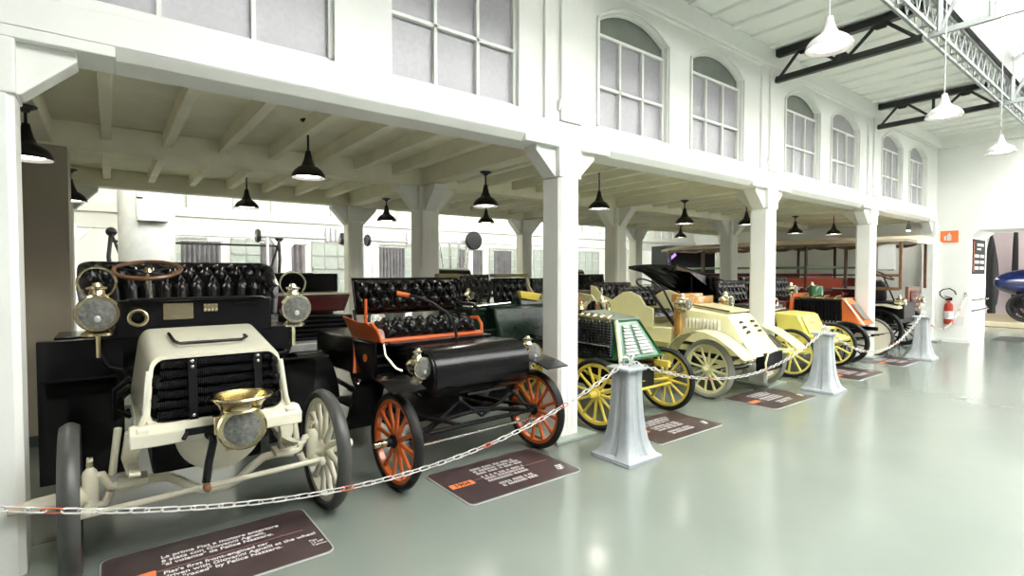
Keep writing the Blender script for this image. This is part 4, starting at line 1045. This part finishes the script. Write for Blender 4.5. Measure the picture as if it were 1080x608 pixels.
# ------------------------------------------------------------------ second row
def burgundy_car():
    r = thing('vintage_car', 'burgundy and black antique car behind the cream car right lamp', 'car', (2.0, 6.52, 0), 0, 'cars in the second row')
    for s in (-1, 1):
        for y, R in ((.1, .42), (1.8, .46)): wheel(r, s*.62, y, R, R, .08, TYRE, BURG, 12, s, .12, .04, None, .016)
    g = G(); g.box(0, 1.0, .62, .8, 2.2, .12); g.build('chassis', BLACKM, r)
    g = G(); g.prism('y', [(-.46, .70), (.42, .70), (.42, 1.08), (-.46, 1.12)], -.1, .6); g.build('bonnet', BLACK, r, bev=.02)
    for k in range(6): G().box(-.02, -.11, .76+.052*k, .78, .02, .02).build('louvre', BLACKM, r)
    g = G(); g.prism('y', [(-.44, 1.12), (.36, 1.12), (.44, 1.33), (-.46, 1.33)], .02, .5); g.build('scuttle', BURG, r, bev=.02)
    g = G(); g.box(-.02, .26, 1.34, .92, .52, .02); g.build('scuttle_trim', CREAM, r, bev=.004)
    g = G(); g.box(0, .55, 1.46, .90, .05, .26); g.build('windscreen_board', BLACK, r, bev=.012)
    g = G(); g.box(0, 1.4, .95, .95, 1.3, .55); g.build('body', BURG, r, bev=.02)
    G().tuft(lambda u, v: ((-.45+.90*u, 1.5+.10*v, 1.2+.4*v), (0, -1, .15)), 60, 20, 7, 3, .05, .05).build('seat_back', LEATHER, r, ang=70)
    g = G(); g.box(-.52, .2, .98, .12, .8, .05); g.tube([(-.45, -.1, 1.0), (-.6, -.12, .95), (-.62, -.1, .8)], .02); g.box(.1, -.2, .74, 1.0, .3, .10); g.build('frame_fittings', PALEM, r, bev=.01)
    for s in (-1, 1): G().band(fender_arc(.5, .3, PI*.9, 10, .1, .44), .012, s*.52, s*.76).build('front_mudguard', BLACK, r)
burgundy_car()
def green_tourer():
    r = thing('vintage_car', 'dark green antique car with black seats behind the orange wheeled car', 'car', (4.35, 5.45, 0), 0, 'cars in the second row')
    for s in (-1, 1):
        for y, R in ((.33, .42), (1.9, .44)): wheel(r, s*.50, y, R, R, .08, TYRE, DKGREEN, 12, s, .12, .04, None, .016)
    g = G(); g.box(0, 1.0, .62, .8, 2.2, .12); g.build('chassis', BLACKM, r)
    g = G(); g.prism('x', [(-.2, .68), (1.6, .68), (1.6, 1.12), (.3, 1.20), (-.05, 1.16)], -.48, .48); g.build('body', DKGREEN, r, bev=.03)
    for x, w in ((-.02, .05), ):
        g = G(); g.prism('x', [(-.1, .72), (.3, .72), (.28, 1.30), (.1, 1.26)], .05, .45); g.build('scuttle', DKGREEN, r, bev=.02)
    G().prism('y', [(.06, 1.25), (.36, 1.21), (.40, 1.31), (.03, 1.36)], .06, .12).build('scuttle_badge', YELLOW, r, bev=.01)
    G().tuft(lambda u, v: ((.05+.60*u, .62+.10*v, 1.16+.36*v), (0, -1, .15)), 60, 24, 5, 3, .06, .06).build('front_seat', LEATHER, r, ang=70)
    G().tuft(lambda u, v: ((-.88+.34*u, .60+.10*v, 1.16+.36*v), (0, -1, .15)), 50, 24, 4, 3, .06, .06).build('passenger_seat', LEATHER, r, ang=70)
    g = G(); g.box(-.36, .52, .98, .72, .8, .36); g.build('side_body', DKGREEN, r, bev=.03)
    g = G(); g.tube([(-.72, .11, 1.17), (-.1, .11, 1.20)], .014); g.tube([(-.72, .11, .86), (-.1, .11, .86)], .012); g.build('body_moulding', STEEL, r)
    g = G(); g.box(.35, .72, 1.56, .62, .14, .05); g.box(-.72, .70, 1.56, .34, .12, .06); g.build('seat_rail', OLIVE, r, bev=.015)
    for x in (-.35, -.2, -.02):
        g = G(); g.tube([(x, .5, 1.15), (x+.03, .45, 1.38), (x+.06, .5, 1.46)], .02); g.ball((x+.06, .5, 1.46), .035); g.build('control_lever', BLACKM, r)
    G().tube([(.48, -.1, .8), (.55, -.25, .88)], .02).build('lamp_bracket', STEEL, r)
green_tourer()
def landaulet():
    r = thing('vintage_car', 'black antique car with half folded leather top behind the pale yellow car', 'car', (9.75, 6.55, 0), 0, 'cars in the second row')
    for s in (-1, 1):
        for x, R in ((-1.0, .44), (1.1, .46)):
            w = wheel(r, x, s*.55, R, R, .085, TYRE, BLACKM, 12, 1, .12, .04, None, .016); w.rotation_euler = (0, 0, PI/2)
    g = G(); g.box(0, 0, .78, 2.7, .95, .34); g.box(.75, 0, 1.02, 1.3, .95, .3); g.build('body', BLACK, r, bev=.03)
    for k in range(3): G().box(.55, -.485, .88+.1*k, 1.0, .02, .02).build('moulding', STEEL, r)
    # sloping half folded top, pleated leather
    secs = []
    prof = [(-.95, 1.74, .06), (-.60, 1.70, .10), (-.2, 1.58, .22), (.2, 1.47, .32), (.6, 1.37, .36), (.95, 1.27, .26), (1.10, 1.22, .12)]
    for (x, z, d) in prof:
        x *= 1.3
        n = 14
        top = [(x, -.56+1.12*k/n, z+.03*math.sin(PI*k/n)) for k in range(n+1)]
        bot = [(x, .56-1.12*k/n, z-d+.03*math.sin(k*2.4)) for k in range(n+1)]
        secs.append(top+bot)
    G().loft(secs).build('folded_top', LEATHER, r, ang=60)
    g = G(); g.prism('y', [(-1.22, 1.735), (-.46, 1.615), (-.46, 1.58), (-1.18, 1.66)], -.575, -.50); g.build('top_lining', TANC, r)
    for k in range(7):
        x = -.1+.2*k; z = 1.52-.22*(x+.1)*.9
        G().tube([(x-.05, -.575, z), (x, -.60, z-.10), (x+.03, -.585, z-.22-.02*(k % 2))], [.03, .045, .02], 8).build('pleat', LEATHER, r)
    g = G(); g.tube([(-1.23, -.57, 1.75), (.52, -.57, 1.42), (1.23, -.57, 1.28)], .016); g.tube([(-.2, -.57, 1.58), (.5, -.57, 1.05)], .013); g.tube([(-.6, -.5, 1.66), (-.55, -.48, .98)], .012); g.build('hood_iron', BLACKM, r)
    G().tuft(lambda u, v: ((.35+.10*v, -.42+.84*u, 1.0+.32*v), (-1, 0, .15)), 50, 20, 6, 3, .05, .05).build('seat_back', LEATHER, r, ang=70)
    g = G(); g.box(-.95, 0, 1.05, .06, .9, .4); g.build('dashboard', BURG, r, bev=.01)
landaulet()
def cream_phaeton():
    r = thing('vintage_car', 'cream sided antique car with black seat between the green bonnet and pale yellow cars', 'car', (5.46, 5.34, 0), 0, 'cars in the second row')
    for s in (-1, 1):
        for y, R in ((.15, .38), (1.3, .42)): wheel(r, s*.38, y, R, R, .06, TYRE, CREAMY, 12, s, .08, .034, None, .013)
        pl = [(.12, .80), (.85, .80), (.92, 1.56), (.86, 1.55), (.80, 1.40), (.70, 1.30), (.45, 1.28), (.26, 1.26), (.12, 1.12)]
        G().prism('x', pl, s*.40-.014, s*.40+.014).build('seat_side', CREAMY, r, bev=.006)
    g = G(); g.box(0, .75, .66, .78, 1.5, .26); g.build('body', CREAMY, r, bev=.015)
    G().tuft(lambda u, v: ((-.38+.76*u, .66+.12*v, 1.10+.42*v), (0, -1, .15)), 90, 26, 6, 3, .05, .05).build('seat_back', LEATHER, r, ang=70)
    G().tuft(lambda u, v: ((-.38+.76*u, .24+.40*v, 1.06), (0, 0, 1)), 60, 24, 6, 3, .05, .05).build('seat_cushion', LEATHER, r, ang=70)
    G().tuft(lambda u, v: ((-.38+.76*u, 1.25+.10*v, 1.05+.36*v), (0, -1, .15)), 60, 20, 6, 2, .05, .05).build('rear_seat', LEATHER, r, ang=70)
    g = G(); g.tube([(-.38, .15, .38), (.38, .15, .38)], .022); g.build('front_axle', CREAMY, r)
cream_phaeton()
def dark_car(x, y, label, col, rz=0):
    r = thing('vintage_car', label, 'car', (x, y, 0), rz, 'cars in the third row')
    for s in (-1, 1):
        for yy, R in ((0, .42), (1.7, .46)): wheel(r, s*.62, yy, R, R, .08, TYRE, BLACKM, 12, s, .12, .04, None, .016)
    g = G(); g.box(0, .8, .66, .8, 2.2, .14); g.build('chassis', BLACKM, r)
    g = G(); g.prism('x', [(-.25, .7), (.5, .7), (.5, 1.15), (-.15, 1.08)], -.32, .32); g.build('bonnet', col, r, bev=.03)
    g = G(); g.box(0, 1.2, .95, 1.0, 1.3, .5); g.build('body', col, r, bev=.04)
    for yy in (.95, 1.7): G().tuft(lambda u, v: ((-.46+.92*u, yy+.10*v, 1.15+.42*v), (0, -1, .15)), 60, 20, 7, 3, .05, .05).build('seat_back', LEATHER, r, ang=70)
    sw = G().ring((0, 0, 0), .18, .014, (0, -.6, 1), 32, 6).build('steering_wheel', BLACKM, r, (-.25, .6, 1.42)); G().tube([(-.25, .6, 1.42), (-.22, .3, 1.0)], .014).build('steering_column', BLACKM, r)
    g = G(); g.prism('x', [(1.7, 1.55), (2.3, 1.2), (2.35, 1.45), (2.0, 1.70), (1.75, 1.68)], -.5, .5); g.build('folded_top', LEATHER, r, bev=.05)
    for s in (-1, 1): brass_lamp(r, s*.4, .4, 1.2, .07, BRASSP, .1, False)
dark_car(5.6, 7.6, 'black antique car in the third row behind the middle column', BLACK)
dark_car(9.4, 8.0, 'burgundy antique car far back under the pink lantern', BURG)

# ------------------------------------------------------------------ far hall exhibits
r = thing('round_duct', 'thick white round duct pillar behind the cream car seat', 'duct', (.55, 11.3, 0))
G().lathe([(.42, 0), (.42, 5.2), (0, 5.2)], seg=40).build('duct_shaft', mat('pale grey duct paint', (.40, .42, .41), .45), r)
bx = G().box(.06, -.42, 2.73, .45, .22, .50).build('service_box', mat('pale grey box paint', (.40, .42, .40), .4), r, bev=.008); G().box(-.12, -.54, 2.86, .09, .012, .03).build('vent', BLACKM, bx)
g = G()
for x in (-.14, .26):
    for z in (2.52, 2.94): g.ball((x, -.532, z), .012)
g.build('screw', STEEL, bx)
def awning(x, y, label, w):
    r = thing('awning_frame', label, 'awning frame', (x, y, 0))
    G().box(0, 0, 2.42, w, .10, .12).build('roller', PALEM, r, bev=.02)
    for s in (-1, 1):
        g = G(); g.tube([(s*w/2, 0, 2.40), (s*w/2-.05, -.3, 1.9), (s*(w/2-.12), -.1, .0)], .035); g.tube([(s*w/2, -.1, 2.35), (s*(w/2-.35), -.1, 1.2)], .025); g.ball((s*w/2, -.05, 2.38), .09); g.build('arm', BLACKM, r)
    g = G(); g.tube([(-w/2, -.12, 2.20), (w/2, -.12, 2.20)], .022); g.build('front_bar', BLACKM, r)
awning(1.55, 12.6, 'dark folding awning frame behind the round duct', 3.0)
def shaft_engine(x, y, label, L):
    r = thing('shaft_display', label, 'engine display', (x, y, 0))
    for s in (-1, 1): G().tube([(s*L/2*.8, 0, 0), (s*L/2*.8, 0, 2.35)], .03).build('stand_post', PALEM, r)
    G().tube([(-L/2, 0, 2.38), (L/2, 0, 2.38)], .035).build('shaft', GREYM, r)
    for t in (-.48, .3, .42): G().lathe([(0, -.04), (.13, -.04), (.15, 0), (.13, .04), (0, .04)], (L*t, 0, 2.38), 'x').build('pulley', BLACKM, r)
    g = G()
    for t in (.15, .2, .25): g.lathe([(.06, -.16), (.07, 0), (.05, .16), (0, .16)], (L*t, 0, 2.46), 'z', 14)
    g.build('cylinder_head', GREYM, r)
shaft_engine(3.6, 12.0, 'long overhead drive shaft on posts above the red racer', 2.3)
shaft_engine(5.75, 12.1, 'overhead engine shaft with pulleys right of the rear column', 1.7)
def press(x, y, label):
    r = thing('machine_press', label, 'machine', (x, y, 0))
    g = G(); g.box(0, 0, .35, 1.3, .7, .7); g.box(-.5, 0, 1.5, .14, .2, 1.7); g.box(.5, 0, 1.5, .14, .2, 1.7); g.build('machine_frame', PALEM, r, bev=.02)
    G().box(0, 0, 2.40, 1.5, .2, .10).build('cross_head', GREYM, r, bev=.01)
    G().lathe([(.03, -.05), (.22, -.05), (.24, -.03), (.24, .03), (.22, .05), (.03, .05)], (.55, -.16, 2.44), 'y', 32).build('flywheel', BLACKM, r)
    for k in range(4): G().tube([(-.42+.28*k, -.1, 2.35), (-.25+.12*k, -.15, .7)], .03).build('tie_rod', STEEL, r)
press(7.0, 11.6, 'tall machine with black flywheel on top, right of the tufted backrest')
def engine_stand(x, y, label, m, h=.6):
    r = thing('engine_display', label, 'engine display', (x, y, 0), random.random()*.6-.3)
    g = G(); g.box(0, 0, h/2, .5, .9, .05)
    for sx in (-1, 1):
        for sy in (-1, 1): g.tube([(sx*.25, sy*.4, 0), (sx*.2, sy*.35, h)], .025)
    g.build('stand', PALEM, r)
    g = G(); g.box(0, 0, h+.16, .36, .8, .30); g.build('crankcase', m, r, bev=.03)
    for k in range(4): G().lathe([(.08, 0)]+[(.095 if j % 2 else .075, .02+.02*j) for j in range(12)]+[(.05, .28), (.03, .36), (0, .36)], (0, -.3+.2*k, h+.31), seg=14).build('cylinder', m, r)
    G().lathe([(0, -.03), (.22, -.03), (.24, 0), (.22, .03), (0, .03)], (0, -.46, h+.2), 'y').build('flywheel', GREYM, r)
    for k in range(3): G().tube([(.15, -.25+.25*k, h+.5), (.28, -.2+.25*k, h+.45), (.30, -.1+.2*k, h+.1)], .025).build('pipe', BRASSP if k == 1 else STEEL, r)
for (x, y), lb, m in zip(((4.0, 10.8), (4.95, 10.9), (6.0, 10.7), (7.9, 11.0), (8.6, 12.2), (9.6, 11.4)),
    ('aluminium engine on a stand behind the burgundy car', 'aluminium engine on a stand left of the inner column', 'grey engine on a stand just right of the inner column', 'aluminium engine on a stand below the flywheel machine', 'grey engine on a stand right of the flywheel machine', 'aluminium engine on a stand near the rearmost column'), (PALEM, PALEM, GREYM, PALEM, GREYM, PALEM)): engine_stand(x, y, lb, m)
def racer(x, y, label, col):
    r = thing('racing_car', label, 'racing car', (x, y, 0), PI/2)
    secs = []
    for yy, w, z0, z1 in ((-1.6, .10, .5, .7), (-1.3, .25, .40, .85), (0, .36, .35, 1.0), (.8, .38, .35, 1.05), (1.6, .2, .45, .85), (1.9, .05, .55, .7)):
        secs.append([(w*math.cos(2*PI*k/16), yy, (z0+z1)/2+(z1-z0)/2*math.sin(2*PI*k/16)) for k in range(16)])
    G().loft(secs).build('body', col, r)
    for s in (-1, 1):
        for yy in (-1.0, 1.1): wheel(r, s*.62, yy, .34, .34, .12, TYRE, PALEM, 16, s, .08, .03, None, .006)
    G().prism('x', [(.2, 1.0), (.3, 1.22), (.32, 1.22), (.26, 1.0)], -.25, .25).build('windscreen', PALEM, r)
    for s in (-1, 1): G().lathe([(0, -.05), (.09, -.05), (.10, .02), (.03, .10), (0, .1)], (s*.3, -1.4, .75), 'y').build('headlamp', BRASSP, r)
racer(4.9, 14.3, 'red racing car in the far hall beside the rear column', mat('racing red paint', (.35, .03, .02), .25, coat=.5))
racer(9.2, 14.6, 'white racing car far behind the tufted backrest', PAPER)
for i, (x, w) in enumerate(((7.2, .9), (8.6, .7), (10.2, 1.0), (11.6, .8), (1.9, .9), (3.9, 1.2))):
    r = thing('display_curtain', ['grey display curtain behind the flywheel machine', 'narrow grey curtain in the far hall by the flywheel', 'wide grey curtain left of the rearmost column', 'grey curtain at the far wall behind the middle column', 'grey curtain between the round duct and far column', 'grey curtain behind the red racer'][i], 'curtain', (x, 15.6, 0))
    n = 40; g = G(); P = [(-w/2+w*k/n, .04*math.sin(k*1.3)) for k in range(n+1)]
    g.prism('z', P+[(u, v+.02) for u, v in P[::-1]], .05, 2.4); g.build('cloth', DRAPE, r); G().tube([(-w/2-.05, .01, 2.42), (w/2+.05, .01, 2.42)], .018).build('rail', STEEL, r)
r = thing('dark_backdrop', 'dark display booth with pink and purple neon at the far right', 'display booth', (16.6, 11.0, 0), math.radians(-20))
g = G(); g.box(0, .4, 1.25, 2.6, .1, 2.5); g.box(-1.3, 0, 1.25, .1, .9, 2.5); g.box(0, 0, 2.5, 2.7, .9, .08); g.build('booth_shell', TREE, r)
G().ball((-1.0, -.05, 1.75), .17, 1, .6, .85).build('lantern', PINK, r)
G().tube([(-1.15, -.15, 1.95), (-.8, -.2, 2.25)], .05).build('neon_bar', PURPLE, r)

# ------------------------------------------------------------------ end wall fittings
r = thing('extinguisher_sign', 'orange sign with white symbol high on the end wall', 'sign', (XE-.005, 3.44, 2.435))
G().box(0, 0, 0, .008, .33, .27).build('sign_plate', SIGNO, r)
g = G(); g.prism('x', [(-.04, -.09), (.04, -.09), (.04, .03), (.02, .06), (-.02, .06), (-.04, .03)], -.008, -.004); g.box(-.006, 0, .075, .004, .025, .03); g.box(-.006, .075, -.03, .004, .035, .10); g.build('symbol', TEXTW, r)
r = thing('fire_extinguisher', 'red fire extinguisher with white label hung on the end wall', 'fire extinguisher', (XE-.10, 3.40, .42))
G().lathe([(.07, 0), (.085, .015), (.085, .42), (.07, .47), (.03, .50), (.028, .54), (0, .54)]).build('cylinder', REDX, r)
G().lathe([(.0862, .12), (.0864, .12), (.0864, .30), (.0862, .30)], capped=False).build('label', PAPER, r)
g = G(); g.box(0, 0, .57, .04, .12, .05); g.tube([(0, -.06, .60), (0, .08, .64)], .012); g.build('valve', BLACKM, r, bev=.006)
pts = [(0, .03, .58), (-.01, .10, .60), (-.01, .16, .66), (0, .17, .74), (0, .10, .80), (0, -.01, .82), (0, -.10, .76), (0, -.13, .68)]
G().tube(pts, .013).build('hose', BLACKM, r)
G().box(.09, 0, .3, .02, .06, .25).build('bracket', STEEL, r)
g = G()
for k in range(6): g.box(-.0868, -.02+.015*(k % 3), .27-.022*k, .001, .05, .008)
g.build('lettering', REDX, r)
tag(G().box(XE-.006, 3.27, .50, .012, .26, .22).build('wall_notice', PAPER, None, bev=.002), 'small blank white notice low on the end wall below the chain', 'notice')
r = thing('poster_panel', 'black poster with white blocks of text inside the doorway', 'poster', (16.12, DY-.012, 1.97))
G().box(0, 0, 0, 1.1, .02, .80).build('panel', TREE, r)
for k in range(3):
    for j in range(2): G().box(-.24+.48*j, -.012, .0-.14*k+.02, .36, .004, .07).build('lettering', TEXTW, r)
G().box(.06, -.012, .28, .6, .004, .06).build('lettering', TEXTW, r); G().box(-.06, -.012, .18, .36, .004, .04).build('lettering', TEXTW, r); G().box(-.52, -.012, 0, .03, .004, .7).build('stripe', SIGNO, r)
for z in (.98, .74):
    r = thing('handrail', 'steel handrail on the doorway side, %s' % ('upper one' if z > .9 else 'lower one'), 'handrail', (16.2, DY, z), 0, 'doorway handrails')
    G().tube([(-.75, -.05, 0), (.7, -.05, .0)], .024).build('rail', STEEL, r)
    for x in (-.5, .5): G().tube([(x, 0, 0), (x, -.05, 0)], .012).build('bracket', STEEL, r)
# room beyond the doorway
struct(G().box(27.6, 1.5, 2.2, .2, 16, 4.6).build('wall_beyond', SCENIC))
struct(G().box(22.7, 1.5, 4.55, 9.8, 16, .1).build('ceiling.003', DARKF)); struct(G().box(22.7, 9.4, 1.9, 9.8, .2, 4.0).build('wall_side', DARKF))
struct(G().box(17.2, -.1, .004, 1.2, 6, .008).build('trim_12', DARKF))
r = thing('display_platform', 'sand coloured low display platform under the blue streamlined car', 'display platform', (22.6, 2.2, 0)); G().prism('z', rrect(-1.9, 2.2, -2.8, 2.9, .2), 0, .16).build('platform_deck', SAND, r, bev=.02)
r = thing('streamlined_car', 'blue bullet shaped car seen through the doorway', 'car', (21.9, 1.72, .16))
secs = []
for k in range(22):
    t = (k/21)**2; rr = .55*max(0, 1-(1-min(1, t*2.6))**2.3)**(1/2.3)*(1 if t < .6 else 1-.35*((t-.6)/.4)**2)
    secs.append([(rr*1.1*math.cos(2*PI*q/24), 2.05-3.4*t, 1.14+max(.012, rr*.82)*math.sin(2*PI*q/24)) for q in range(24)])
G().loft(secs).build('body', BLUE, r)
for sx in (-1, 1):
    for y in (1.25, -.9): wheel(r, sx*.62, y, .42, .42, .14, TYRE, BLACKM, 16, sx, .08, .04, None, .008)
g = G(); g.box(0, .2, .55, .8, 2.7, .34); g.build('undertray', BLACKM, r, bev=.03)
g = G(); g.tube([(-.48, .75, .62), (-.56, .45, .80), (-.5, .2, .95)], .05); g.build('exhaust_stripe', ORANGE2, r)
for i, (y, x, h, w) in enumerate(((4.64, 26.4, 3.1, .26), (4.42, 25.6, 2.6, .15), (4.05, 26.9, 4.2, .10), (3.35, 26.5, 3.1, .30))):
    r = thing('cutout_cypress', ['tall black cypress behind the blue car, first from the left', 'short black cypress behind the blue car, second from the left', 'wide black cypress above the blue car nose', 'black cypress at the right edge of the doorway'][i], 'decorative tree', (x, y, 0))
    G().lathe([(.05, 0), (.06, .3), (w*.8, .5), (w, h*.35), (w*.75, h*.65), (w*.35, h*.88), (.02, h)], seg=18).build('foliage', TREE, r); G().lathe([(.08, 0), (.08, .32), (0, .32)], seg=10).build('trunk', TREE, r)
for (x, y, z, e) in ((23.5, 3.0, 4.3, 200),):  # unseen lamp added to light the backdrop beyond the doorway
    r = thing('added_spot', 'added unseen spot over the blue car', 'spotlight', (x, y, z)); G().lathe([(.05, .15), (.07, .1), (.08, 0), (.07, 0), (.06, .08)]).build('housing', BLACKM, r)
    l = bpy.data.lights.new('spot', 'SPOT'); l.energy = e; l.spot_size = 2.0; l.color = (1, .9, .75); lo = bpy.data.objects.new('spot', l); C.objects.link(lo); lo.parent = r; lo.location = (0, 0, -.02); lo.rotation_euler = (0, -.35, 0)

# ------------------------------------------------------------------ light
w = bpy.data.worlds.new('overcast sky'); SC.world = w; w.use_nodes = True
bg = w.node_tree.nodes['Background']; bg.inputs['Color'].default_value = (1.0, .995, .955, 1); bg.inputs['Strength'].default_value = 17.5
SC.view_settings.view_transform = 'Standard'; SC.view_settings.look = 'None'; SC.view_settings.exposure = 0.0; SC.view_settings.gamma = 1.0; SC.view_settings.use_curve_mapping = False
SC.cycles.use_denoising = True; SC.cycles.max_bounces = 8; SC.cycles.diffuse_bounces = 5; SC.cycles.sample_clamp_indirect = 8
